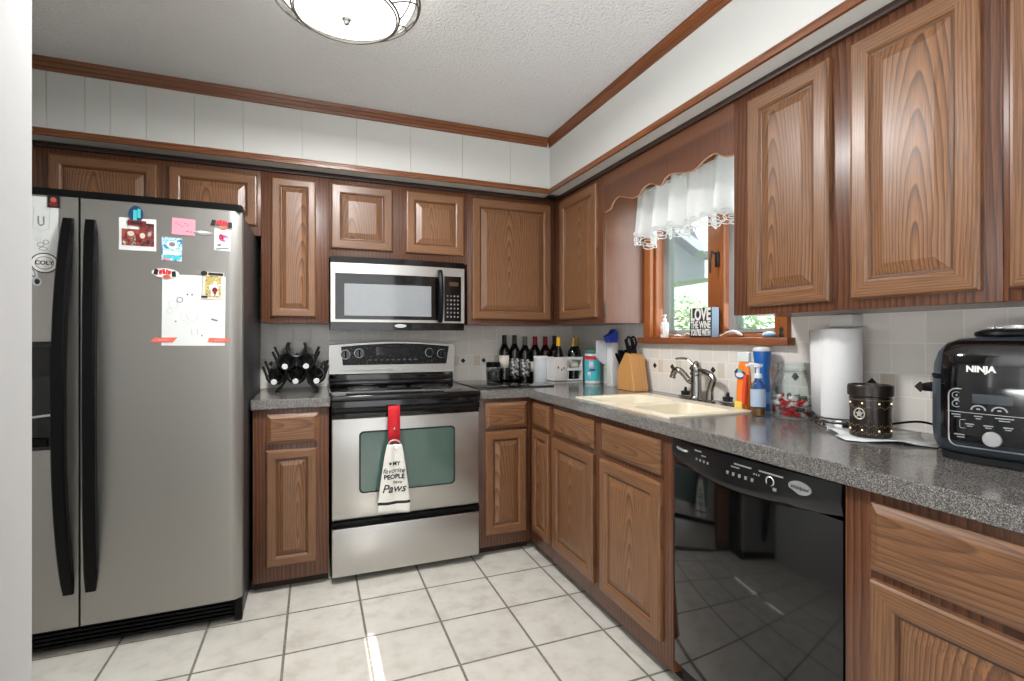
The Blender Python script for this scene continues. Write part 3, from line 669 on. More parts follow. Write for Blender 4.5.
stick('tape_strip', 'coral tape strip on the drawing\'s bottom left corner', 'tape', [([(-.605, 1.186), (-.59, 1.204), (-.513, 1.206), (-.53, 1.186)], 0, 3), ([(-.58, 1.192), (-.578, 1.197), (-.54, 1.199), (-.542, 1.194)], 1, 4)], [orStrip, pink])
stick('tape_strip', 'coral tape strip on the drawing\'s bottom right corner', 'tape', [([(-.408, 1.188), (-.402, 1.204), (-.322, 1.200), (-.345, 1.184)], 0, 3), ([(-.385, 1.192), (-.383, 1.196), (-.35, 1.195), (-.352, 1.191)], 1, 4)], [orStrip, pink])
stick('baseball_card', 'framed sports card of a player on the drawing\'s top right corner', 'card', [(rect(-.426, -.350, 1.362, 1.474, -.03), 0, 3), (rect(-.415, -.360, 1.372, 1.458, -.03), 1, 4), (rect(-.408, -.382, 1.42, 1.452, -.03), 4, 5), (disc(-.386, 1.412, .017, .018), 2, 5), (disc(-.382, 1.398, .010, .014), 3, 6), (disc(-.380, 1.43, .007, .008), 2, 6), (rect(-.395, -.386, 1.376, 1.396), 2, 6), (rect(-.378, -.369, 1.376, 1.396), 2, 6), (disc(-.42, 1.468, .012, .010), 5, 6), (rect(-.405, -.352, 1.461, 1.471, -.03), 5, 5), (rect(-.43, -.408, 1.368, 1.376, -.03), 5, 5)], [labelM, picD, offw, dkred, olive, ink])
# left door papers
YL = 2.3768
lay = [(rect(-1.03, -.893, 1.462, 1.728, .01), 0, 0)]
strokes([(-.952, 1.655), (-.952, 1.628), (-.944, 1.620), (-.936, 1.628), (-.936, 1.655)], .004, 1)
strokes([(-.965, 1.69), (-.968, 1.61), (-.945, 1.60), (-.92, 1.61), (-.918, 1.695)], .0018, 2)
circ(-.945, 1.55, .010, .008, .0018, 1); circ(-.93, 1.56, .008, .008, .0018, 1); circ(-.952, 1.568, .008, .006, .0018, 2); circ(-.938, 1.535, .012, .006, .0018, 1); strokes([(-.955, 1.51), (-.93, 1.508), (-.918, 1.512)], .002, 2)
o = stick('drawing_sheet', 'white sheet with ink doodles hung on the freezer door', 'paper', lay, [paper, inkG, fg])
stick('photo_print', 'tiny dark portrait photo at the freezer door sheet corner', 'photo', [(rect(-.925, -.889, 1.690, 1.737), 0, 3), (disc(-.907, 1.718, .009, .011), 1, 4), (disc(-.907, 1.703, .013, .009), 2, 4)], [blackM, flesh, dkred])
o = thing('round_sticker', 'oval black and white ringed sticker reading COLY on the freezer door', 'sticker', (-.934, YL-.003, 1.482))
m = M(); m.prism(disc(0, 0, .042, .038), -.0006, 0, 'Y', 0); m.prism(disc(0, 0, .038, .034), -.0011, -.0005, 'Y', 1); m.prism(disc(0, 0, .028, .024), -.0015, -.001, 'Y', 0); m.prism(disc(0, 0, .026, .022), -.0019, -.0014, 'Y', 1); m.build('disc', [ink, offw], o, sharp=0)
tm = text_mesh('COLY', .021, bold=.0006); tm.build('lettering', ink, o, (0, -.0023, 0), sharp=0)
o = stick('paw_sticker', 'pale squiggle shaped sticker at the freezer door left edge', 'sticker', [(disc(-.968, 1.44, .014, .026, tilt=.3), 0, 2), (disc(-.955, 1.412, .014, .016), 0, 2), (disc(-.955, 1.412, .008, .010), 1, 3), (disc(-.968, 1.444, .007, .016, tilt=.3), 1, 3), (disc(-.968, 1.444, .005, .012, tilt=.3), 0, 4)], [greyP, ink])
# ------------------------------------------------------------------ range
rg = thing('kitchen_range', 'stainless electric range with black glass cooktop and oven door', 'range', (.4525, 2.89, 0))
RX0, RX1, RY = .075, .830, 2.582
def rp(m, name, mats, par=None, **k): m.xf(Matrix.Translation((-.4525, -2.89, 0))); return m.build(name, mats, par or rg, **k)
rp(M().box(RX0+.002, RX1-.002, 2.625, 3.19, .035, .893, bev=.003), 'body', blackP)
for x in (.13, .775):
    for y in (2.68, 3.12): rp(M().lathe([(0, 0), (.018, 0), (.018, .01), (.01, .014), (.01, .036), (0, .036)], (x, y, 0), 14), 'foot', blackM)
m = M().box(RX0-.002, RX1+.004, 2.575, 3.12, .893, .921, bev=.007, seg=3); rp(m, 'cooktop', blackG)
m = M()
for cx_, cy_, r in ((.26, 2.74, .10), (.64, 2.74, .085), (.26, 2.97, .08), (.64, 2.97, .105), (.45, 2.99, .05)):
    m.lathe([(r, 0), (r+.002, .0004), (r+.004, 0)], (cx_, cy_, .9212), 40)
    m.lathe([(r*.6, 0), (r*.6+.0015, .0004), (r*.6+.003, 0)], (cx_, cy_, .9212), 40)
rp(m, 'burner_marks', plain('burner_ring_grey', (96, 96, 98), .3))
dv = rp(M().box(RX0+.004, RX1-.004, 2.582, 2.624, .313, .807, bev=.006), 'oven_door', steelX)
m = M(); pts = []
def rrect(x0, x1, z0, z1, r, n=5):
    out = []
    for cx_, cz_, a0 in ((x1-r, z1-r, 0), (x0+r, z1-r, PI/2), (x0+r, z0+r, PI), (x1-r, z0+r, 1.5*PI)):
        out += [(cx_+r*math.cos(a0+PI/2*k/n), cz_+r*math.sin(a0+PI/2*k/n)) for k in range(n+1)]
    return out
rp(M().prism(rrect(.205, .692, .435, .742, .022), 2.579, 2.585, 'Y'), 'window_bezel', plain('dark_bezel', (40, 42, 44), .25, .4), dv)
rp(M().prism(rrect(.213, .684, .443, .734, .018), 2.577, 2.581, 'Y'), 'window', ovenG, dv)
rp(M().box(RX0+.004, RX1-.004, 2.586, 2.624, .8075, .8925, bev=.004), 'top_panel', blackG, dv)
m = M()
n = 16; pts = [(RX0+.012+(RX1-RX0-.024)*i/n, 2.562-.018*math.sin(PI*i/n), .848) for i in range(n+1)]
m.tube(pts, .0135, 10).box(RX0+.006, RX0+.035, 2.56, 2.59, .832, .864, bev=.004).box(RX1-.035, RX1-.006, 2.56, 2.59, .832, .864, bev=.004)
rp(m, 'handle', blackP, dv)
rp(M().box(RX0+.004, RX1-.004, 2.594, 2.624, .272, .312, bev=.003).box(RX0+.004, RX1-.004, 2.568, 2.596, .291, .306, bev=.005), 'drawer_grip', blackP)
rp(M().box(RX0+.004, RX1-.004, 2.582, 2.624, .036, .271, bev=.005), 'storage_drawer', steelX)
# backguard: arched steel with glossy black control panel
def arch(x0, x1, z, dzz, n=14): return [(x0+(x1-x0)*i/n, z+dzz*math.sin(PI*i/n)) for i in range(n+1)]
prof = [(RX0+.003, .992), (RX1-.003, .992)] + arch(RX1-.003, RX0+.003, 1.160, .020)
bgd = rp(M().prism(prof, 3.105, 3.20, 'Y'), 'backguard', steelX, sharp=30)
rp(M().box(RX0+.006, RX1-.006, 3.125, 3.20, .9215, .9915, bev=.002).box(RX0+.006, RX1-.006, 3.112, 3.13, .9215, .945, bev=.004), 'vent_panel', blackG)
prof = [(.155, 1.043), (.775, 1.043)] + arch(.792, .145, 1.152, .019)
def mk_mottle():  # pale mottle is reflections painted into the panel colour
    n = N('black_panel_painted_reflections'); o = n.obj(); z = n.noise(o, 90, 5, .7)
    n.set(Base_Color=n.ramp(z, [(.50, L(12, 12, 14)), (.60, L(44, 46, 50)), (.70, L(150, 152, 156))]), Roughness=.3, Specular_IOR_Level=.3); return n.m
cp = rp(M().prism(prof, 3.102, 3.106, 'Y'), 'control_panel', mk_mottle(), sharp=30)
rp(M().box(.345, .56, 3.1, 3.103, 1.10, 1.15), 'display', blackG, cp)
m = M()
for i in range(9): m.box(.30+.034*i, .318+.034*i, 3.1, 3.103, 1.068, 1.076)
rp(m, 'buttons', inkG, cp)
rp(M().box(.14, .50, 3.1035, 3.106, 1.004, 1.013), 'vent_slot', offw, bgd)
for x, z in ((.169, 1.106), (.247, 1.113), (.668, 1.113), (.744, 1.106)):
    kb = rp(M().lathe([(.0, -.030), (.021, -.030), (.024, -.024), (.025, 0), (0, 0)], (x, 3.102, z), 20, axis='Y'), 'knob', blackG)
    rp(M().lathe([(.025, -.002), (.0275, -.002), (.0275, .001), (.025, .001)], (x, 3.101, z), 24, axis='Y'), 'ring', silver, kb)
    rp(M().box(x-.004, x+.004, 3.062, 3.073, z-.02, z+.02, bev=.002), 'grip', blackP, kb)
o = tag(M().box(.8315, .8355, 2.64, 3.19, .9145, .921, bev=.001).build('gap_filler', blackM), 'black filler strip covering the gap right of the range', 'strip')
# towel on the oven handle
tw = thing('hanging_towel', 'white lettered towel hung by a red loop from the oven handle', 'towel', (.366, 2.50, .345))
def tp(m, name, mats, par=None, **k): m.xf(Matrix.Translation((-.372, -2.50, -.345)) @ Matrix.Translation((.372, 0, .86)) @ Matrix.Diagonal((.93, 1, .955, 1)) @ Matrix.Translation((-.372, 0, -.86))); return m.build(name, mats, par or tw, **k)
m = M(); rings = []
path = [(2.557, .72), (2.551, .80), (2.543, .852), (2.533, .866), (2.523, .864), (2.518, .85), (2.516, .80), (2.515, .74), (2.516, .676)]
for i, (y, z) in enumerate(path):
    hw = .031 if i > 3 else .028
    rings.append([m.bm.verts.new((.372-hw, y, z)), m.bm.verts.new((.372+hw, y, z))])
for A, B in zip(rings, rings[1:]): m.bm.faces.new((A[0], A[1], B[1], B[0]))
o = tp(m, 'loop', red); q = o.modifiers.new('s', 'SOLIDIFY'); q.thickness = .004; q.offset = 0
tp(M().lathe([(0, -.006), (.006, -.005), (.008, 0), (0, 0)], (.374, 2.512, .752), 14, axis='Y'), 'snap', chrome)
tp(M().tube([(.372+.03*math.cos(2*PI*k/20), 2.512, .672+.022*math.sin(2*PI*k/20)) for k in range(20)], .004, 6, True), 'ring', silver)
m = M(); G = []
def tw_x(u, t): # u -1..1
    c = .372 - .006*t; w_ = .036+.048*min(1, t*1.15)**.8
    return c + u*w_ + .004*t
def tw_y(u, t): return 2.510 + .007*math.sin(u*5.5+.6)*(1-.45*t) - .004*t
for i in range(25):
    t = i/24; G.append([m.bm.verts.new((tw_x(-1+2*j/20, t), tw_y(-1+2*j/20, t), .672-.35*t-(.006 if t > .9 else 0)*(-1+2*j/20))) for j in range(21)])
for i in range(24):
    for j in range(20):
        fc = m.bm.faces.new((G[i][j], G[i][j+1], G[i+1][j+1], G[i+1][j])); fc.material_index = 1 if i == 20 else 0
o = tp(m, 'cloth', [cloth, ink], sharp=0); o.data.polygons.foreach_set('use_smooth', [True]*len(o.data.polygons)); q = o.modifiers.new('s', 'SOLIDIFY'); q.thickness = .003; q.offset = 1
for s_, sz, z, x, sh, b in (('MY', .028, .572, .382, 0, .0006), ('favorite', .036, .538, .368, .3, .0), ('PEOPLE', .032, .506, .370, 0, .0010), ('have', .026, .478, .386, .3, 0), ('Paws', .060, .446, .368, .3, .0003)):
    tm = text_mesh(s_, sz, bold=b, shear=sh, extrude=.0005)
    for v in tm.bm.verts:
        X = v.co.x+x; Z = v.co.z+z; t = (.672-Z)/.35; c0 = .372-.002*t; ww = .036+.048*min(1, t*1.15)**.8
        v.co = Vector((X, tw_y((X-c0)/ww, t)-.0042+v.co.y, Z))
    tp(tm, 'lettering', ink, o, sharp=0)
m = M()
def paw(x, z, r):
    y = 2.5
    def d(cx_, cz_, rx, rz):
        t = (.672-cz_)/.35; c0 = .372-.002*t; ww = .036+.048*min(1, t*1.15)**.8; yy = tw_y((cx_-c0)/ww, t)-.0042
        m.prism(disc(cx_, cz_, rx, rz, 10), yy-.0006, yy+.0004, 'Y')
    d(x, z, r, r*.8)
    for k in (-1.2, -.4, .4, 1.2): d(x+k*r*.95, z+r*1.4-abs(k)*r*.4, r*.32, r*.42)
paw(.350, .574, .0055); tp(m, 'paw_print', ink, o, sharp=0)
# ------------------------------------------------------------------ microwave
mw = thing('microwave', 'stainless and black over-the-range microwave under the short cabinet', 'microwave', (.4525, 3.03, 1.247))
MY = 2.862
def mp(m, name, mats, par=None, **k): m.xf(Matrix.Translation((-.4525, -3.03, -1.247))); return m.build(name, mats, par or mw, **k)
MX0, MX1 = .081, .824
def my(x): return MY - .022*math.sin(PI*(x-MX0)/(MX1-MX0))
def curved(x0, x1, z0, z1, off, th, n=20):
    p = [(x0+(x1-x0)*i/n, my(x0+(x1-x0)*i/n)-off) for i in range(n+1)]
    q = [(a, b+th) for a, b in p]
    return M().prism(p+q[::-1], z0, z1)
mp(M().box(MX0+.002, MX1-.002, 2.885, 3.21, 1.252, 1.6445, bev=.003), 'body', blackP)
mp(curved(MX0, MX1, 1.611, 1.6445, -.006, .03), 'top_grille', blackG, sharp=30)
mp(curved(MX0, MX1, 1.247, 1.290, -.004, .03), 'bottom_strip', blackG, sharp=30)
md = mp(curved(MX0, MX1, 1.2905, 1.6105, 0, .03), 'door', steelX, sharp=30)
mp(curved(.104, .672, 1.305, 1.554, .003, .006), 'door_glass', blackG, md, sharp=30)
mp(curved(.150, .622, 1.325, 1.498, .005, .004), 'window', mwG, md, sharp=30)
mp(curved(.700, .803, 1.300, 1.562, .003, .006), 'control_panel', blackG, md, sharp=30)
m = M(); hp = []
for i in range(13):
    t = i/12; hp.append((.672, my(.672)-.012-.030*math.sin(PI*t)**.6, 1.298+.290*t))
m.tube(hp, .015, 8); mp(m, 'handle', blackP, md)
m = M()
for r in range(6):
    for c in range(4):
        x = .712+.021*c; z = 1.322+.024*r; m.box(x+.003, x+.012, my(x)-.0052, my(x)-.002, z, z+.010, bev=.002)
mp(m, 'keypad', inkG, md)
mp(M().box(.730, .785, my(.75)-.005, my(.75)-.002, 1.505, 1.530), 'display', plain('dim_display', (70, 52, 34), .2), md)
mp(M().prism(disc(.448, 1.271, .033, .011), my(.448)-.001, my(.448)+.006, 'Y'), 'badge', silver)
m = M().box(.30, .42, 2.93, 3.05, 1.2475, 1.2525).box(.5, .62, 2.93, 3.05, 1.2475, 1.2525); mp(m, 'vent_filter', vinyl)
# ------------------------------------------------------------------ dishwasher (local frame turned to face -X)
dwt = thing('dishwasher', 'black glossy dishwasher with curved control panel under the long countertop', 'dishwasher', (1.149, 1.400, 0), -PI/2)
DW = .5925
M().box(.004, DW-.004, .03, .56, .04, .862, bev=.003).build('body', blackP, dwt)
dd = M().box(0, DW, 0, .03, .095, .775, bev=.004).build('door', dwM, dwt)
def bul(x): return -.022*math.sin(PI*x/DW)
m = M(); rows = []
for i in range(25):
    x = DW*i/24; lo = .800-.034*math.sin(PI*x/DW)
    rows.append([m.bm.verts.new(c) for c in ((x, .0, .862), (x, bul(x)*.5-.004, .860), (x, bul(x)-.008, lo+.018), (x, bul(x)-.004, lo), (x, .0, lo-.014), (x, .03, lo-.014), (x, .03, .862))])
for A, B in zip(rows, rows[1:]):
    for k in range(7): m.bm.faces.new((A[k], A[(k+1) % 7], B[(k+1) % 7], B[k]))
m.bm.faces.new(rows[0]); m.bm.faces.new(rows[-1][::-1])
pn = m.build('control_panel', plain('dishwasher_panel', (20, 20, 21), .2), dwt, sharp=40)
def py(x, z):
    lo = .800-.034*math.sin(PI*x/DW)+.018; y0, y1 = bul(x)*.5-.004, bul(x)-.008; t = min(1, max(0, (.860-z)/(.860-lo))); return y0+(y1-y0)*t-.0006
m = M()
for x, z, w_, h_ in [(.118, .842, .03, .004), (.15, .832, .02, .003)]+[(.128+.017*k, .815-.0005*k, .006, .007) for k in range(4)]+[(.285, .838, .06, .004), (.275, .829, .03, .003), (.37, .838, .075, .004)]+[(.262+.022*k, .806, .007, .009) for k in range(5)]+[(.355+.008*k, .826, .003, .004) for k in range(3)]+[(.42, .80, .010, .008)]:
    m.box(x, x+w_, py(x+w_/2, z)-.0008, py(x+w_/2, z)+.002, z, z+h_)
xk = .408; m.lathe([(.010, 0), (.012, -.0015), (.014, 0)], (xk, py(xk, .821), .821), 20, axis='Y')
m.build('markings', silver, pn)
xb = .492
bd = M().prism(disc(xb, .826, .031, .016, 24, -.05), py(xb, .826)-.002, py(xb, .826)+.003, 'Y').build('badge', silver, pn)
text_mesh('Whirlpool', .012, shear=.3).build('lettering', ink, bd, (xb, py(xb, .826)-.0027, .826), sharp=0)
M().tube([(.03, -.010, .836), (.04, -.016, .835), (.075, -.020, .833), (.085, -.015, .833)], .004, 6).build('vent_lip', silver, pn)
M().box(.004, DW-.004, .035, .05, .002, .092, bev=.002).build('toe_panel', blackM, dwt)
# ------------------------------------------------------------------ ceiling lamp
cl = thing('ceiling_light', 'round flush ceiling light with white glass bowl and looping wire rim', 'lamp', (.105, 1.85, TOPZ))
M().lathe([(0, -.12), (.06, -.118), (.11, -.112), (.16, -.098), (.20, -.076), (.228, -.046), (.238, -.022), (.238, -.012), (0, -.012)], seg=40).build('glass_bowl', bowlM, cl)
M().lathe([(0, 0), (.242, 0), (.242, -.011), (0, -.011)], seg=40).build('ceiling_plate', silver, cl)
M().lathe([(0, -.142), (.008, -.138), (.012, -.130), (.006, -.124), (.016, -.121), (.016, -.1185), (0, -.1185)], seg=18).build('finial', silver, cl)
wireM = plain('brushed_nickel_wire', (120, 118, 114), .3, .8)
m = M()
def cring(r, z, n=48): return [(r*math.cos(2*PI*k/n), r*math.sin(2*PI*k/n), z) for k in range(n)]
m.tube(cring(.253, -.045), .0042, 8, True); m.tube(cring(.246, -.056), .0034, 8, True); m.tube(cring(.180, -.099), .0038, 8, True); m.tube(cring(.172, -.105), .0032, 8, True)
for j in range(9):     # tilted loops that swing between the small and the large ring
    a0 = 2*PI*j/9; pts = []
    for k in range(15):
        t = k/14; a = a0+1.25*t; s_ = math.sin(PI*t); r = .178+.074*s_; pts.append((r*math.cos(a), r*math.sin(a), -.101+.054*s_))
    m.tube(pts, .0028, 6)
m.build('wire_rim', wireM, cl)
# ------------------------------------------------------------------ wine rack and its bottles
rk = thing('wine_rack', 'black wrought iron wine rack on the counter beside the refrigerator', 'rack', (-.085, 2.98, .914))
low = [(-.105, .101), (-.005, .101), (.095, .101)]; upp = [(-.055, .178), (.045, .178)]
m = M()
for yy, dz_ in ((-.055, -.010), (.075, .013)):
    pts = []
    R = .0435
    def wave(cs, ends):
        p = [ends[0]]
        for i, (x, z) in enumerate(cs):
            for k in range(9):
                a = PI+PI*k/8
                p.append((x+R*math.cos(a)*1.0, yy, z+dz_+R*math.sin(a)))
            if i < len(cs)-1: p.append(((x+cs[i+1][0])/2, yy, z+dz_+.012))
        p.append(ends[1]); return p
    m.tube(wave(low, ((-.166, yy, .150+dz_), (.156, yy, .150+dz_))), .0068, 8)
    m.tube(wave(upp, ((-.120, yy, .228+dz_), (.110, yy, .228+dz_))), .0068, 8)
    m.tube([(-.055, yy, .105), (-.065, yy, .05), (-.085, yy, .02), (-.105, yy, .006)], .0052, 8); m.tube([(.045, yy, .105), (.055, yy, .05), (.085, yy, .02), (.105, yy, .006)], .0052, 8)
    m.tube(smooth([(-.045, yy, .265), (-.05, yy, .235), (-.03, yy, .20), (-.005, yy, .190), (.02, yy, .20), (.04, yy, .235), (.035, yy, .265)]), .0075, 8)
    m.tube([(-.005, yy, .190), (-.005, yy, .185)], .0052, 8)
for x, z in ((-.105, .006), (.105, .006), (-.005, .188), (-.055, .113), (.045, .113)): m.tube([(x, -.055, z), (x, .075, z)], .005, 8)
m.build('wire_frame', iron, rk)
def lying_bottle(label, x, z):
    t = thing('wine_bottle', label, 'bottle', (x, 2.98, z), group='bottles lying in the wine rack'); t.rotation_euler = (math.radians(10), 0, 0)
    pr_ = [(0, .150), (.034, .150), (.037, .142), (.037, -.045), (.034, -.068), (.024, -.088), (.0155, -.108), (.014, -.165), (0, -.165)]
    M().lathe(pr_, seg=24, axis='Y').build('glass', wineG, t)
    M().lathe([(0, -.192), (.0145, -.192), (.0155, -.189), (.0155, -.135), (.0142, -.135), (.0142, -.1655), (0, -.1655)], seg=20, axis='Y').build('capsule', blackP, t); M().lathe([(0, -.1935), (.0138, -.1935), (.0148, -.1915), (.0, -.1915)], seg=20, axis='Y').build('cap_end', whiteP, t)
    return t
nm = {(0, 0): 'lying wine bottle with white cap, left end of the rack\'s lower row', (0, 1): 'lying wine bottle with white cap, middle of the rack\'s lower row', (0, 2): 'lying wine bottle with white cap, right end of the rack\'s lower row', (1, 0): 'lying wine bottle with white cap, left one of the rack\'s upper pair', (1, 1): 'lying wine bottle with white cap, right one of the rack\'s upper pair'}
b0 = None
for r, row in enumerate((low, upp)):
    for i, (x, z) in enumerate(row):
        loc = (-.085+x, 2.98, .914+z)
        if b0 is None: b0 = lying_bottle(nm[(r, i)], loc[0], loc[2])
        else: copy_thing(b0, loc, nm[(r, i)])
# ------------------------------------------------------------------ things in the rear corner
CT = .9142
tag(M().box(.850, 1.335, 2.70, 3.195, CT, .9222, bev=.002).build('cutting_board', blackG), 'thin black glass board lying on the counter right of the range', 'board')
BT = .9224
j = thing('spice_jar', 'small glass jar with dark lid and dark contents by the range', 'jar', (1.095, 3.12, BT))
M().lathe([(0, 0), (.042, 0), (.046, .006), (.047, .075), (.040, .086), (.040, .09), (.037, .09), (.037, .08), (.044, .072), (.043, .008), (0, .005)], seg=24).build('glass', jarG, j)
M().lathe([(0, .0055), (.0415, .0085), (.0425, .062), (0, .066)], seg=20).build('contents', plain('dark_beans', (48, 38, 32), .6, var=.6), j)
M().lathe([(.0405, .092), (.046, .0905), (.047, .093), (.047, .118), (.044, .122), (0, .122)], seg=24).build('lid', blackP, j)
def wine(label, x, y, z, foil, lab, body=wineG, h=.30, slim=False, group='wine bottles standing in the rear corner'):
    t = thing('wine_bottle', label, 'bottle', (x, y, z), group=group); k = h/.30
    pf = [(0, .004), (.03, 0), (.0365, .006), (.0368, .185*k), (.034, .205*k), (.022, .228*k), (.0145, .245*k), (.0138, .27*k), (.0138, .298*k), (0, .298*k)]
    if slim: pf = [(0, .004), (.03, 0), (.0365, .006), (.0368, .14*k), (.033, .17*k), (.023, .21*k), (.0145, .24*k), (.0138, .27*k), (.0138, .298*k), (0, .298*k)]
    M().lathe(pf, seg=24).build('glass', body, t)
    M().lathe([(.0142, .235*k), (.0158, .238*k), (.0148, .285*k), (.0155, .287*k), (.0155, .3*k), (0, .301*k)], seg=18).build('foil_capsule', foil, t)
    if lab:
        z0, z1, mt = lab; m = M(); n = 14; A = []
        for i in range(n+1):
            a = -PI/2-.55-1.15+2.3*i/n; A.append([m.bm.verts.new((.0374*math.cos(a), .0374*math.sin(a), zz)) for zz in (z0, z1)])
        for p_, q_ in zip(A, A[1:]): m.bm.faces.new((p_[0], q_[0], q_[1], p_[1]))
        o = m.build('label', mt, t); s_ = o.modifiers.new('s', 'SOLIDIFY'); s_.thickness = .0005; s_.offset = 1
    return t
def mk_print():
    n = N('grey_picture_label'); z = n.noise(n.obj(), 70, 4, .6)
    n.set(Base_Color=n.ramp(z, [(.42, L(30, 30, 32)), (.55, L(150, 148, 146)), (.62, L(222, 220, 216))]), Roughness=.6); return n.m
picL = mk_print(); blkF = plain('black_foil', (28, 26, 28), .4)
wine('dark wine bottle with a plain cream label, leftmost of the standing row', 1.184, 3.145, BT, blkF, (.085, .165, labelM))
wine('dark wine bottle with a grey picture label, second of the standing row', 1.258, 3.15, BT, plain('green_foil', (60, 66, 40), .4), (.03, .145, picL))
wine('dark wine bottle with a grey picture label and white neck, third in the standing row', 1.335, 3.15, CT, plain('grey_foil', (112, 108, 102), .4), (.03, .145, picL))
wine('dark wine bottle with a red foil neck and split cream label in the standing row', 1.410, 3.15, CT, foilR, (.06, .13, labelM))
wine('red-necked wine bottle standing behind the pale canister', 1.490, 3.155, CT, foilR, None, plain('deep_red_glass', (44, 10, 14), .1))
wine('brown-necked wine bottle standing behind the white crate', 1.566, 3.165, CT, plain('maroon_foil', (70, 24, 26), .4), None, plain('brown_glass', (40, 18, 14), .1), h=.305)
can = thing('canister', 'pale grey round canister in front of the standing wine bottles', 'canister', (1.402, 3.04, CT))
M().lathe([(0, 0), (.045, 0), (.047, .004), (.047, .150), (.045, .156), (0, .156)], seg=28).build('body', greyP, can)
M().lathe([(0, .1565), (.048, .1565), (.0485, .159), (.048, .168), (.044, .171), (0, .171)], seg=28).build('lid', whiteP, can)
cr = thing('bottle_crate', 'white open slatted crate holding wine bottles in the rear corner', 'crate', (1.535, 2.95, CT))
m = M().box(-.105, .105, -.055, .055, .006, .014).box(-.105, -.097, -.055, .055, 0, .165).box(.097, .105, -.055, .055, 0, .165)
m.box(-.003, .003, -.047, .055, .0142, .160)
for z0, z1 in ((0, .022), (.078, .096), (.148, .166)):
    m.box(-.097, .097, .047, .055, z0, z1)
    m.box(-.010, .097, -.055, -.047, z0, z1)
m.build('frame', whiteP, cr)
M().box(-.097, -.0105, -.055, -.047, 0, .166, bev=.001).build('front_panel', plain('whitewashed_panel', (206, 200, 194), .6), cr)
m = M()
for x, z in ((-.075, .10), (-.05, .085), (-.035, .095)): m.prism(disc(x, z, .006, .009, 10), -.0556, -.0549, 'Y')
m.build('berry_prints', plain('berry_print', (150, 70, 76), .6), cr)
wine('wine bottle with a bright yellow neck in the white crate\'s left bay', 1.490, 2.952, CT+.0145, foilY, None, slim=True, group='wine bottles in the white crate', h=.28)
wine('gold-necked wine bottle inside the white crate behind its open slats', 1.600, 2.952, CT+.0145, gold, (.07, .13, labelM), group='wine bottles in the white crate', h=.275)
c_ = wine('gold-necked wine bottle by the white crate, standing behind its right end', 1.682, 3.06, CT, gold, None, slim=True, h=.295)
wt = thing('wipes_tub', 'round tub of wipes with teal label and green lid in the corner', 'tub', (1.655, 2.80, CT))
M().lathe([(0, 0), (.047, 0), (.05, .004), (.05, .185), (.047, .190), (0, .190)], seg=32).build('tub_body', whiteP, wt)
M().lathe([(.0495, .018), (.0508, .018), (.0508, .150), (.0495, .150)], seg=32).build('label', teal, wt, )
M().lathe([(.0495, .152), (.0508, .152), (.0508, .176), (.0495, .176)], seg=32).build('red_band', redP, wt)
M().lathe([(0, .1905), (.0515, .1905), (.0515, .205), (.046, .212), (.02, .214), (0, .214)], seg=32).build('lid', green, wt)
m = M()
for a, z0, z1, w_, mi in ((-2.25, .095, .140, .55, 0), (-2.1, .082, .094, .7, 1), (-2.5, .04, .075, .4, 0)):
    A = []
    for i in range(9):
        aa = a-w_/2+w_*i/8; A.append([m.bm.verts.new((.0511*math.cos(aa), .0511*math.sin(aa), zz)) for zz in (z0, z1)])
    for p_, q_ in zip(A, A[1:]): f_ = m.bm.faces.new((p_[0], q_[0], q_[1], p_[1])); f_.material_index = mi
o = m.build('label_print', [plain('lilac_print', (214, 206, 226), .5), plain('navy_print_b', (70, 60, 130), .5)], wt); s_ = o.modifiers.new('s', 'SOLIDIFY'); s_.thickness = .0005; s_.offset = 1
pt = thing('upright_carton', 'tall slim white carton with blue top and grey flap beside the knife block', 'carton', (1.66, 2.575, CT))
M().box(-.022, .022, -.03, .03, 0, .262, bev=.003).build('body', whiteP, pt)
M().prism([(-.015, .13), (-.055, .14), (-.085, .17), (-.085, .275), (-.06, .278), (-.015, .262)], .034, .050, 'Y').build('flap', greyP, pt)
M().prism([(-.03, .2625), (.022, .2625), (.022, .325), (.004, .342), (-.012, .318), (-.045, .300)], -.022, .03, 'Y').build('blue_top', royal, pt)
# knife block: leaning wedge, handles leaning out of the slanted face
kb = thing('knife_block', 'light wooden knife block full of black handled knives by the sink', 'knife block', (1.645, 2.350, CT)); kb.scale = (.94, .94, .94)
m = M().prism([(-.085, 0), (.085, 0), (.085, .012), (.045, .20), (-.005, .222), (-.085, .118)], -.05, .05, 'X')
m.xf(Matrix.Scale(-1, 4, (0, 1, 0))); o = m.build('block', block, kb); bv = o.modifiers.new('b', 'BEVEL'); bv.width = .003; bv.segments = 2
dirv = Vector((0, .62, .78))
for i, x in enumerate((-.034, -.012, .012, .034)):
    for s_, zz in ((.035, .158), (.062, .138)):
        p0 = Vector((x, s_, zz)); m = M().tube([p0, p0+dirv*.03, p0+dirv*.075, p0+dirv*.095], [.010, .0125, .012, .009], 8, flat=.75)
        m.build('knife_handle', blackP, kb)
sc_ = M()
for sx in (-1, 1):
    c0 = Vector((.0+sx*.018, .01, .285)); sc_.tube([c0+Vector((.016*math.cos(a), .008*math.sin(a)+.004*sx, .03*math.sin(a))) for a in [2*PI*k/16 for k in range(16)]], .006, 6, True)
    sc_.tube([(sx*.012, .0, .25), (sx*.003, -.005, .218)], .005, 6)
sc_.build('scissors_handle', blackP, kb)
for x in (-.02, .02):
    p0 = Vector((x, -.005, .214)); M().tube([p0, p0+Vector((0, .02, .03)), p0+Vector((0, .045, .085))], [.009, .013, .010], 8).build('knife_handle', blackP, kb)
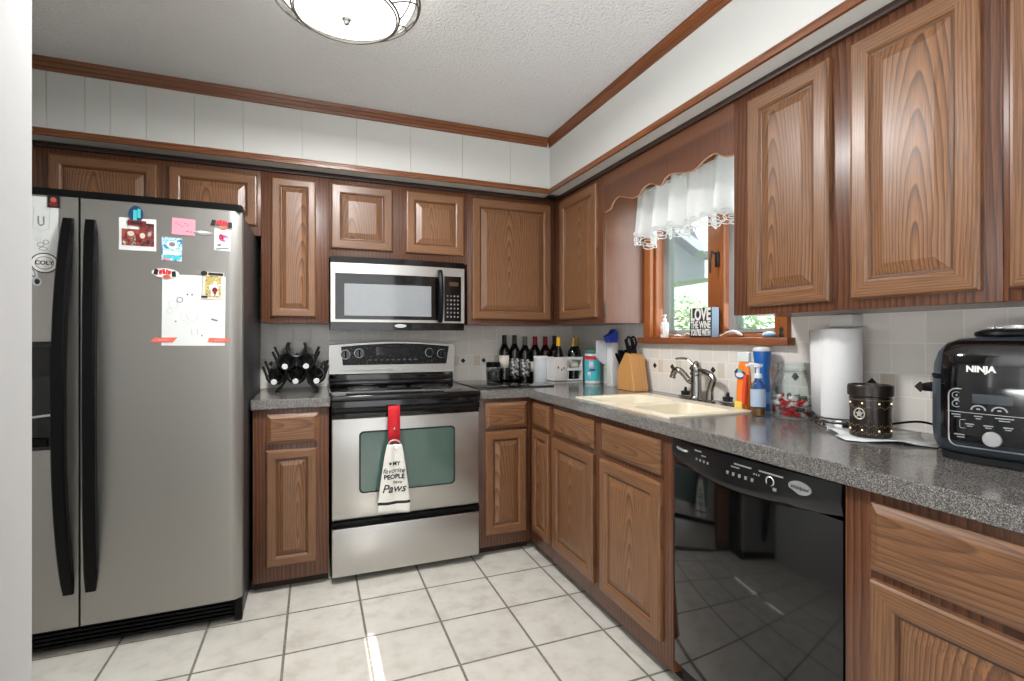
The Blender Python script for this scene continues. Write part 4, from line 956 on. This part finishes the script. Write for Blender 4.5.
# ------------------------------------------------------------------ right counter objects
op = thing('soap_refill', 'orange dish soap pouch with clear neck standing by the sink', 'soap', (1.645, 1.572, CT))
m = M(); rings = []
for z, hw, hd in ((0, .030, .020), (.01, .034, .024), (.08, .034, .021), (.13, .033, .016), (.175, .028, .010), (.19, .024, .006)):
    rings.append([m.bm.verts.new((hd*math.cos(2*PI*k/16)*.9, hw*(abs(math.cos(PI/2-2*PI*k/16))**.7)*(1 if math.sin(2*PI*k/16) > 0 else -1), z)) for k in range(16)])
for i, (A, B) in enumerate(zip(rings, rings[1:])):
    for k in range(16):
        fc = m.bm.faces.new((A[k], A[(k+1) % 16], B[(k+1) % 16], B[k])); fc.material_index = 0
m.bm.faces.new(rings[0]); m.bm.faces.new(rings[-1]); m.build('pouch', orangeP, op)
M().prism([(-.018, .002), (.022, .002), (.020, .030), (-.016, .028)], -.030, -.0215, 'X').build('yellow_panel', yellowP, op)
m = M().prism(disc(.002, .138, .027, .017, 18), -.022, -.017, 'X', 0); m.prism(disc(.002, .138, .020, .010, 16), -.023, -.0215, 'X', 1); m.prism(disc(.002, .152, .012, .008, 14), -.0225, -.0195, 'X', 2); m.build('logo', [plain('logo_blue', (40, 70, 140), .4), offw, teal], op)
m = M().box(-.008, .008, -.030, .030, .1905, .232, bev=.006); m.build('clear_neck', plain('frosted_clear', (216, 222, 222), .2), op)
m = M().tube([(-.02, -.02, .02), (-.024, -.026, .075), (-.016, -.026, .14)], [.010, .012, .008], 8); m.build('red_side_print', plain('red_orange', (232, 78, 40), .3), op)
bb = thing('blue_spray_bottle', 'tall waisted blue bottle with white top near the window end', 'bottle', (1.668, 1.503, CT))
M().lathe([(0, 0), (.031, 0), (.034, .004), (.033, .08), (.028, .12), (.026, .15), (.030, .195), (.034, .232), (.034, .236), (0, .236)], seg=28).build('body', blueB, bb)
M().lathe([(0, .2365), (.034, .2365), (.035, .243), (.030, .250), (.015, .254), (0, .254)], seg=28).build('cap', whiteP, bb)
m = M().lathe([(.0338, .03), (.0346, .03), (.034, .075), (.0332, .075)], seg=28); m.build('label', plain('pale_blue_label', (92, 150, 206), .4), bb)
pb = thing('soap_pump', 'clear pump soap bottle with amber soap at the bottom', 'soap dispenser', (1.535, 1.402, CT))
M().lathe([(0, .0), (.022, 0), (.025, .004), (.025, .10), (.022, .120), (.012, .132), (.012, .14), (0, .14)], seg=24).build('bottle', clearPl, pb)
M().lathe([(0, .003), (.0225, .003), (.0235, .03), (0, .032)], seg=20).build('soap', amber, pb)
m = M().lathe([(0, .1405), (.015, .1405), (.015, .155), (.006, .158), (.0055, .178), (.016, .182), (.017, .192), (0, .193)], seg=20).tube([(0, 0, .188), (-.012, .02, .190), (-.022, .036, .184)], [.006, .0055, .0045], 8)
m.build('pump', plain('clear_white', (216, 222, 226), .2), pb)
M().lathe([(.0252, .035), (.0256, .035), (.0256, .10), (.0252, .10)], seg=24).build('label', plain('blue_grey_label', (170, 186, 206), .4), pb)
cj = thing('candy_jar', 'large clear glass jar half filled with wrapped candies', 'jar', (1.605, 1.313, CT))
jo = [(0, .0), (.055, 0), (.066, .006), (.0715, .02), (.0735, .07), (.0715, .115), (.062, .15), (.053, .165), (.0525, .172), (.056, .178), (.0565, .192), (.0535, .199)]
ji = [(.0525, .197), (.0525, .18), (.0495, .17), (.0505, .164), (.0595, .148), (.069, .114), (.071, .07), (.069, .022), (.06, .009), (0, .006)]
M().lathe(jo+ji, seg=40).build('glass', jarG, cj)
M().tube([(.058*math.cos(2*PI*k/32), .058*math.sin(2*PI*k/32), .168) for k in range(32)], .0035, 8, True).build('neck_ring', jarG, cj)
cm = [plain('candy_red', (206, 30, 40), .3), plain('candy_white', (226, 220, 220), .35), plain('candy_green', (40, 104, 62), .3)]
rc = random.Random(3); cand = []
for layer in range(4):
    z = .0165+layer*.0195; RR = .054 if layer else .046
    for rr_, n in ((RR, 13), (RR*.58, 7), (0.0, 1)):
        for k in range(n):
            if layer == 3 and rc.random() < .35: continue
            a = 2*PI*k/max(n, 1)+layer*.5+rr_*7; cand.append((rr_*math.cos(a), rr_*math.sin(a), z+rc.uniform(-.002, .002)))
pro = []
for mt in cm:
    m = M().sph((0, 0, 0), .0098, (1.1, 1, .85), seg=10); m.lathe([(.001, .0085), (.007, .016), (.005, .0155), (.001, .009)], seg=8, axis='X').lathe([(.001, -.0085), (.007, -.016), (.005, -.0155), (.001, -.009)], seg=8, axis='X')
    pro.append(m)
pm = [m_.build('wrapped_candy', mt, None, (0, 0, 0)) for m_, mt in zip(pro, cm)]
first = {}
cn = ('red', 'white', 'green')
for i, (x, y, z) in enumerate(cand):
    k = rc.choices((0, 1, 2), (5, 5, 1.8))[0]
    if k not in first: o = pm[k]; first[k] = o
    else: o = pm[k].copy(); C.objects.link(o)
    o.location = (1.605+x, 1.313+y, CT+z); o.rotation_euler = (rc.uniform(-.4, .4), rc.uniform(-.4, .4), rc.uniform(0, PI)); o.scale = (.9, .9, .9)
    tag(o, 'small %s wrapped candy piled in the large glass jar' % cn[k], 'candy', '%s candies in the jar' % cn[k])
# paper towel holder with roll
ph = thing('paper_towel_holder', 'chrome upright holder under the white paper towel roll', 'holder', (1.622, 1.150, CT))
M().lathe([(0, 0), (.073, 0), (.075, .004), (.073, .012), (.055, .016), (0, .016)], seg=40).tube([(.066*math.cos(2*PI*k/40), .066*math.sin(2*PI*k/40), .020) for k in range(40)], .004, 8, True).build('base', chrome, ph)
M().lathe([(0, .016), (.007, .016), (.007, .300), (.010, .304), (.010, .312), (.0, .314)], seg=16).build('post', chrome, ph)
M().tube([(.036, -.060, .012), (.039, -.066, .04), (.042, -.069, .135)], .005, 8).tube([(.042, -.069, .135), (.042, -.069, .142)], .007, 8).build('side_arm', chrome, ph)
tr = thing('paper_towel_roll', 'white paper towel roll standing on the chrome holder', 'paper towel', (1.622, 1.150, CT+.029))
m = M(); m.lathe([(.021, .0), (.061, .0), (.062, .002), (.062, .287), (.061, .289), (.021, .278), (.021, 0)], seg=48); m.build('roll', plain('towel_paper', (226, 226, 226), .9, var=.02), tr)
m = M(); A = []
for i in range(10):
    a = PI*.62+.75*i/9; r = .0625+.022*(1-i/9)**1.6
    A.append([m.bm.verts.new((r*math.cos(a), r*math.sin(a), .012*(1-i/9))), m.bm.verts.new((r*math.cos(a)*(1+.10*(1-i/9)), r*math.sin(a)*(1+.10*(1-i/9)), .288))])
for p_, q_ in zip(A, A[1:]): m.bm.faces.new((p_[0], q_[0], q_[1], p_[1]))
o = m.build('loose_sheet', plain('loose_paper', (224, 224, 224), .9, var=.02), tr); s_ = o.modifiers.new('s', 'SOLIDIFY'); s_.thickness = .001
bx = tag(M().box(1.670, 1.7305, 1.145, 1.228, 1.240, 1.2835, bev=.006).build('under_cabinet_box', whiteP), 'small white box fixed under the wall cabinet behind the towel roll', 'box')
# doily and wax warmer
m = M(); n = 26; cen = m.bm.verts.new((0, 0, .0035)); ra, rb = [], []
rd = random.Random(5)
for k in range(n):
    a = 2*PI*k/n; r = (.17+.03*math.cos(4*a)+.014*(k % 2)) ; x, y = r*.66*math.cos(a), r*.74*math.sin(a)
    ra.append(m.bm.verts.new((x*.55, y*.55, .0035))); rb.append(m.bm.verts.new((x, y, .002+.010*max(0, math.cos(3*a+.6)) * (.5+.5*(k % 2)))))
for k in range(n):
    k2 = (k+1) % n; m.bm.faces.new((cen, ra[k], ra[k2])); m.bm.faces.new((ra[k], rb[k], rb[k2], ra[k2]))
o = m.build('plastic_doily', plain('pale_film', (214, 218, 218), .2), None, (1.525, .965, CT+.0008), sharp=60); s_ = o.modifiers.new('s', 'SOLIDIFY'); s_.thickness = .0008
tag(o, 'crinkled white plastic doily spread under the wax warmer', 'doily')
ww = thing('wax_warmer', 'dark bronze ceramic wax warmer with star emblem and glowing holes', 'warmer', (1.497, .972, CT+.0055)); ww.scale = (.93, .93, 1.0)
M().lathe([(0, 0), (.050, 0), (.0545, .003), (.0555, .01), (.054, .06), (.0555, .112), (.055, .115), (0, .115)], seg=40).build('body', bronze, ww)
M().lathe([(0, .1155), (.056, .1155), (.0605, .119), (.0605, .144), (.058, .149), (.054, .149), (.052, .142), (0, .138)], seg=40).build('dish', plain('bronze_dish', (38, 32, 27), .3, .2), ww)
m = M()
for k in range(8):
    a = 2*PI*k/8+.2
    for z in (.022, .098):
        r = .0552 if z < .05 else .0556; M().sph((r*math.cos(a), r*math.sin(a), z), .0026, (1, 1, 1), seg=8).build('glow_hole', glow, ww)
m = M()
for k in range(60):
    a = 2*PI*k/60
    for z, r in ((.014+.003*math.sin(k*2.1), .0555), (.034+.003*math.cos(k*1.7), .0546), (.086+.003*math.sin(k*1.3), .0548), (.107, .0556)): m.sph((r*math.cos(a), r*math.sin(a), z), .0014, seg=6)
m.build('bead_pattern', plain('bead_grey', (120, 108, 92), .4), ww)
# star in ring, facing the camera side
a = math.atan2(-.972, -1.497)-.5; E_ = thing('emblem', None, None, (.0555*math.cos(a), .0555*math.sin(a), .068), a+PI/2); E_.parent = ww
em = M(); em.tube([(.015*math.cos(2*PI*k/24), -.002, .015*math.sin(2*PI*k/24)) for k in range(24)], .0018, 6, True)
em.prism([((.013 if k % 2 == 0 else .0055)*math.sin(PI*k/5), (.013 if k % 2 == 0 else .0055)*math.cos(PI*k/5)) for k in range(10)], -.0035, .001, 'Y')
mm_ = em.build('star_emblem', plain('pale_pewter', (190, 186, 176), .35, .3), ww, E_.location[:], a+PI/2); bpy.data.objects.remove(E_)
cd_ = smooth([(1.545, .945, .955), (1.60, .90, .965), (1.655, .855, .945), (1.69, .80, .920), (1.715, .74, .919), (1.72, .60, .919)])
o = M().tube([Vector(p)-Vector((1.63, .8, .92)) for p in cd_], .0032, 8).build('power_cord', blackP, None, (1.63, .8, .92)); tag(o, 'black power cord running from the wax warmer to behind the cooker', 'cord')
# ------------------------------------------------------------------ multi cooker (front faces the room)
NA = math.radians(-78)      # local -Y turned toward -X and the camera
nj = thing('multi_cooker', 'black and slate multi cooker with silver outlined control panel and domed lid', 'multi cooker', (1.545, .662, CT), NA)
def sq(r, p=3.2, n=56, k=1.0):
    out = []
    for i in range(n):
        a = 2*PI*i/n; c, s_ = math.cos(a), math.sin(a); q = (abs(c)**p+abs(s_)**p)**(-1/p); out.append((r*k*q*c, r*q*s_))
    return out
def loft(levels, p=3.0):
    m = M(); R_ = [[m.bm.verts.new((x, y, z)) for x, y in sq(r, p)] for r, z in levels]
    for A, B in zip(R_, R_[1:]):
        for k in range(len(A)): m.bm.faces.new((A[k], A[(k+1) % len(A)], B[(k+1) % len(A)], B[k]))
    m.bm.faces.new(R_[0][::-1]); m.bm.faces.new(R_[-1]); return m
loft([(.125, 0), (.132, .002), (.134, .016), (.130, .018)]).build('foot_ring', blackM, nj)
loft([(.128, .0185), (.138, .024), (.146, .04), (.149, .07), (.149, .185), (.147, .19)]).build('shell', cookB, nj)
loft([(.1475, .1905), (.150, .194), (.150, .199), (.1475, .202)]).build('seam_ring', blackP, nj)
loft([(.147, .2025), (.146, .225), (.138, .255), (.122, .277), (.10, .287), (.06, .291)]).build('lid', cookB, nj)
def frontpatch(x0, x1, z0, z1, fr_, to, n=18, nz=8, p=3.0, r0=.149):
    """curved facing sheet following the rounded front"""
    m = M(); G = []
    def rad(z): 
        lv = [(.146, .04), (.149, .07), (.149, .185), (.1475, .202), (.146, .225), (.138, .255), (.122, .277), (.10, .287)]
        for (ra, za), (rb_, zb) in zip(lv, lv[1:]):
            if za <= z <= zb: return ra+(rb_-ra)*(z-za)/(zb-za)
        return lv[0][0] if z < .04 else lv[-1][0]
    def yat(x, z):
        r = rad(z); return -r*(max(0, 1-abs(x/r)**p))**(1/p)
    for i in range(n+1):
        x = x0+(x1-x0)*i/n; G.append([(x, yat(x, z0+(z1-z0)*j/nz), z0+(z1-z0)*j/nz) for j in range(nz+1)])
    return m, G, yat
def sheet(name, x0, x1, z0, z1, off, th, mat, par, n=18, nz=8):
    m, G, yat = frontpatch(x0, x1, z0, z1, off, th, n, nz)
    F = [[m.bm.verts.new((x, y-off, z)) for x, y, z in r] for r in G]; Bk = [[m.bm.verts.new((x, y-off+th, z)) for x, y, z in r] for r in G]
    nn, kk = len(F)-1, len(F[0])-1
    for i in range(nn):
        for j_ in range(kk):
            m.bm.faces.new((F[i][j_], F[i+1][j_], F[i+1][j_+1], F[i][j_+1])); m.bm.faces.new((Bk[i][j_], Bk[i][j_+1], Bk[i+1][j_+1], Bk[i+1][j_]))
    for i in range(nn):
        m.bm.faces.new((F[i][0], Bk[i][0], Bk[i+1][0], F[i+1][0])); m.bm.faces.new((F[i][kk], F[i+1][kk], Bk[i+1][kk], Bk[i][kk]))
    for j_ in range(kk):
        m.bm.faces.new((F[0][j_], F[0][j_+1], Bk[0][j_+1], Bk[0][j_])); m.bm.faces.new((F[nn][j_], Bk[nn][j_], Bk[nn][j_+1], F[nn][j_+1]))
    return m.build(name, mat, par), yat
fc_, yat = sheet('fascia', -.108, .108, .052, .283, .010, .012, blackG, nj, 22, 24)
def fy(x, z): return yat(x, z)-.010
m = M()
loop = rrect(-.090, .094, .040, .172, .016)
m.tube([(x, fy(x, z)-.0008, z) for x, z in loop], .0016, 6, True)
m.tube([(-.093+.186*i/14, fy(-.093+.186*i/14, .119)-.0005, .119) for i in range(15)], .0007, 5)
m.build('panel_outline', silver, fc_)
m = M()
def zm(z): return .172-(.176-z)*1.16
def dash(x, z, w_, h_):
    z = zm(z)
    m.box(x-w_/2, x+w_/2, fy(x, z)-.0012, fy(x, z)+.001, z-h_/2, z+h_/2)
def oring(x, z, rx, rz, r=.0009):
    z = zm(z)
    m.tube([(x+rx*math.cos(2*PI*k/18), fy(x, z)-.0006, z+rz*math.sin(2*PI*k/18)) for k in range(18)], r, 5, True)
for x, z in ((-.074, .163), (-.074, .146)): oring(x, z, .008, .0075); dash(x, z, .003, .004)
for x, z in ((.060, .163), (.060, .146)): oring(x, z, .014, .0075); dash(x, z, .004, .004)
dash(-.074, .1545, .008, .0025); dash(.060, .1545, .012, .0025)
for x in (-.035, .0): m.tube([(x+.012*math.cos(a_), fy(x, .128)-.0006, .127+.010*math.sin(a_)) for a_ in [PI*k/10 for k in range(11)]], .0018, 5); dash(x, .139, .006, .003)
for x, w_ in ((-.072, .022), (-.035, .014), (.008, .030), (.056, .034)): dash(x, .125, w_, .0025); dash(x, .1205, w_*.6, .002)
for k in range(4): dash(-.05+.032*k, .1085, .016, .0025); dash(-.05+.032*k, .1045, .010, .0022)
m.tube([(x, fy(x, z)-.0006, z) for x, z in rrect(-.068, .062, .083, .102, .003, 2)], .0008, 5, True)
dash(-.066, .086, .024, .0022); dash(-.066, .081, .014, .0022)
m.tube([(x, fy(x, z)-.0006, z) for x, z in rrect(.042, .080, .055, .073, .003, 2)], .0009, 5, True); m.tube([(x, fy(x, z)-.0006, z) for x, z in rrect(.050, .072, .059, .069, .002, 2)], .0007, 5, True)
m.build('markings', plain('mark_grey', (150, 156, 160), .4), fc_)
M().lathe([(0, -.003), (.0155, -.003), (.017, 0), (0, 0)], (-.012, fy(-.012, .065), .065), 24, axis='Y').build('dial_button', silver, fc_)
M().box(-.045, .022, fy(0, .152)-.0015, fy(0, .152)+.002, .142, .163).build('display', plain('display_grey', (58, 64, 68), .15), fc_)
tm = text_mesh('NINJA', .0185, bold=.0009, spacing=1.0)
for v in tm.bm.verts: v.co = Vector((v.co.x-.032, fy(v.co.x-.032, .218+v.co.z)-.0008+v.co.y, .218+v.co.z))
tm.build('lettering', offw, fc_, sharp=0)
m = M().lathe([(0, .2915), (.075, .2915), (.08, .296), (.078, .303), (.062, .309), (0, .31)], seg=36); m.build('lid_disc', blackP, nj)
m = M().lathe([(.028, .3105), (.045, .3105), (.045, .318), (.028, .318)], seg=30)
for k in range(12): a_ = 2*PI*k/12; m.box(.05*math.cos(a_)-.006, .05*math.cos(a_)+.006, .05*math.sin(a_)-.004, .05*math.sin(a_)+.004, .3102, .314, bev=.001)
m.build('vent_cap', silver, nj)
m = M().box(-.178, -.146, -.03, .03, .150, .172, bev=.005); m.build('side_handle', blackP, nj)
m = M().box(.146, .178, -.03, .03, .150, .172, bev=.005); m.build('side_handle', blackP, nj)
m = M().box(-.160, -.115, .03, .12, .0, .26, bev=.02, seg=4).box(-.17, -.12, .04, .10, .0, .06, bev=.01); m.build('hinge_housing', blackP, nj)
# ------------------------------------------------------------------ things on the window sill
SZ = 1.2060
sb = thing('lotion_bottle', 'small white bottle with reddish label at the left of the sill', 'bottle', (1.718, 2.168, SZ))
M().lathe([(0, 0), (.020, 0), (.0215, .003), (.0215, .068), (.017, .080), (.007, .086), (0, .086)], seg=24).build('body', whiteP, sb)
m = M().lathe([(0, .0865), (.010, .0865), (.010, .097), (.005, .100), (.0045, .112), (.009, .114), (.009, .120), (0, .121)], seg=16).tube([(0, 0, .117), (-.014, .010, .116)], .0035, 6); m.build('pump', whiteP, sb)
m = M()
A = []
for i in range(10):
    a_ = PI*.75+1.2*i/9; A.append([m.bm.verts.new((.0219*math.cos(a_), .0219*math.sin(a_), zz)) for zz in (.018, .048)])
for p_, q_ in zip(A, A[1:]): m.bm.faces.new((p_[0], q_[0], q_[1], p_[1]))
o = m.build('label', plain('coral_label', (226, 150, 136), .5), sb); s_ = o.modifiers.new('s', 'SOLIDIFY'); s_.thickness = .0004; s_.offset = 1
sg = thing('sign_block', 'dark block sign reading LOVE THE WINE YOU\'RE WITH on the sill', 'sign', (1.716, 1.880, SZ))
m = M().box(-.020, .022, -.072, .072, 0, .140, bev=.0015); m.build('block', signB, sg)
M().box(-.019, .0215, -.0728, -.0718, .001, .139).build('edge_panel', signS, sg)
tx = text_mesh('LOVE', .078, bold=.0030, face='-X'); bb_ = [v.co.y for v in tx.bm.verts]; k_ = .130/(max(bb_)-min(bb_))
for v in tx.bm.verts: v.co.y *= k_
tx.build('lettering', offw, sg, (-.0203, 0, .106), sharp=0)
for s_, z_, h_ in (('THE WINE', .058, .046), ("YOU'RE WITH", .022, .042)):
    tx = text_mesh(s_, h_, bold=.0014, face='-X'); bb_ = [v.co.y for v in tx.bm.verts]; k_ = .130/(max(bb_)-min(bb_))
    for v in tx.bm.verts: v.co.y *= k_
    tx.build('lettering', offw, sg, (-.0203, 0, z_), sharp=0)
wv_ = plain('white_ceramic', (224, 224, 222), .25)
m = M().tube(smooth([(0, .07, .006), (-.004, .045, .010), (0, .025, .005), (.002, .0, .010), (0, -.02, .018), (0, -.035, .014)]), .0055, 8, flat=.6)
o = m.build('ceramic_squiggle', wv_, None, (1.722, 2.02, SZ+.002)); tag(o, 'thin white wavy ornament on the sill left of the sign', 'ornament')
m = M(); m.tube(smooth([(0, .08, .004), (0, .055, .012), (-.003, .03, .020), (-.003, -.005, .022), (0, -.03, .012), (0, -.045, .006)]), [.004]*8+[.007]*8+[.009]*10+[.006]*5, 8, flat=.7)
o = m.build('ceramic_spoon_rest', wv_, None, (1.720, 1.70, SZ+.004)); tag(o, 'white arched ornament on the sill right of the sign', 'ornament')
o = M().box(-.02, .02, -.06, .06, 0, .008, bev=.003).build('wooden_strip', plain('brown_strip', (110, 84, 60), .6), None, (1.768, 1.665, 1.2225)); tag(o, 'flat brown strip lying at the window\'s right sash', 'strip')
sp_ = thing('sponge', 'small blue and white oval sponge at the sill\'s right end', 'sponge', (1.713, 1.508, SZ))
M().sph((0, 0, .012), .024, (.8, 1.35, .5)).build('white_top', whiteP, sp_); M().sph((-.004, -.006, .0085), .0225, (.82, 1.3, .37)).build('blue_side', plain('sponge_blue', (96, 150, 190), .7), sp_)
m = M().lathe([(0, 0), (.014, 0), (.016, .008), (.012, .02), (.015, .032), (.010, .042), (.006, .048), (.009, .055), (.008, .064), (0, .067)], seg=16).tube([(.0, .004, .036), (-.006, .02, .03), (-.004, .022, .018)], .004, 6)
o = m.build('black_figurine', blackM, None, (1.722, 1.452, SZ)); tag(o, 'tiny black figurine beside the sponge on the sill', 'figurine')
# ------------------------------------------------------------------ outside the window
struct(M().box(2.2, 40, -15, 40, -.6, -.5).build('ground', plain('lawn', (120, 150, 90), .9, var=.25)))
hs = thing('neighbour_house', 'grey house gable and eave seen through the sink window', 'house', (6.0, 7.0, -.5))
sid = plain('grey_siding', (150, 154, 158), .7); rf = plain('roof_shingle', (112, 116, 122), .8, var=.2)
M().prism([(6.55-7, 2.65+.5), (6.95-7, 3.25+.5), (12-7, 6.5+.5), (12-7, 2.15+.5), (6.55-7, 2.2+.5)], 0, .5, 'X').build('gable', sid, hs)
M().prism([(6.35-7, 2.60+.5), (6.48-7, 2.52+.5), (12-7, 6.35+.5), (12-7, 6.6+.5)], -.3, .9, 'X').build('roof', rf, hs)
M().box(.6, 4.0, 3.0, 5.0, 0, 2.64).build('wall', sid, hs)
leafM = N('leaf_green'); r_ = leafM.rnd(); z_ = leafM.noise(leafM.obj(), 3, 3); leafM.set(Base_Color=leafM.ramp(z_, [(.3, L(140, 164, 122)), (.7, L(184, 202, 160))]), Roughness=.7, Subsurface_Weight=0.0)
bark = plain('bark', (96, 84, 72), .9)
def tree(label, x, y, h, R, seed):
    t = thing('garden_tree', label, 'tree', (x, y, -.5), group='trees outside the sink window'); rt = random.Random(seed)
    M().tube([(0, 0, 0), (.05, .02, h*.3), (0, .05, h*.6)], [.07, .05, .03], 10).build('trunk', bark, t)
    m = M()
    for _ in range(2600):
        while True:
            p = Vector((rt.uniform(-1, 1), rt.uniform(-1, 1), rt.uniform(-1, 1)))
            if .3 < p.length < 1: break
        p = Vector((p.x*R, p.y*R, h*.62+p.z*h*.38)); s_ = .035+.025*rt.random()
        u = Vector((rt.gauss(0, 1), rt.gauss(0, 1), rt.gauss(0, 1))).normalized(); v = u.orthogonal().normalized()
        m.bm.faces.new([m.bm.verts.new(q) for q in (p-u*s_, p+v*s_*.5, p+u*s_, p-v*s_*.5)])
    m.build('foliage', leafM.m, t, sharp=0)
tree('leafy tree outside the left window pane below the eave', 5.5, 6.38, 2.45, .42, 1)
tree('leafy tree outside near the window mullion', 4.5, 4.95, 2.15, .33, 2)
tree('leafy tree outside the right window pane', 4.6, 4.05, 2.3, .42, 3)
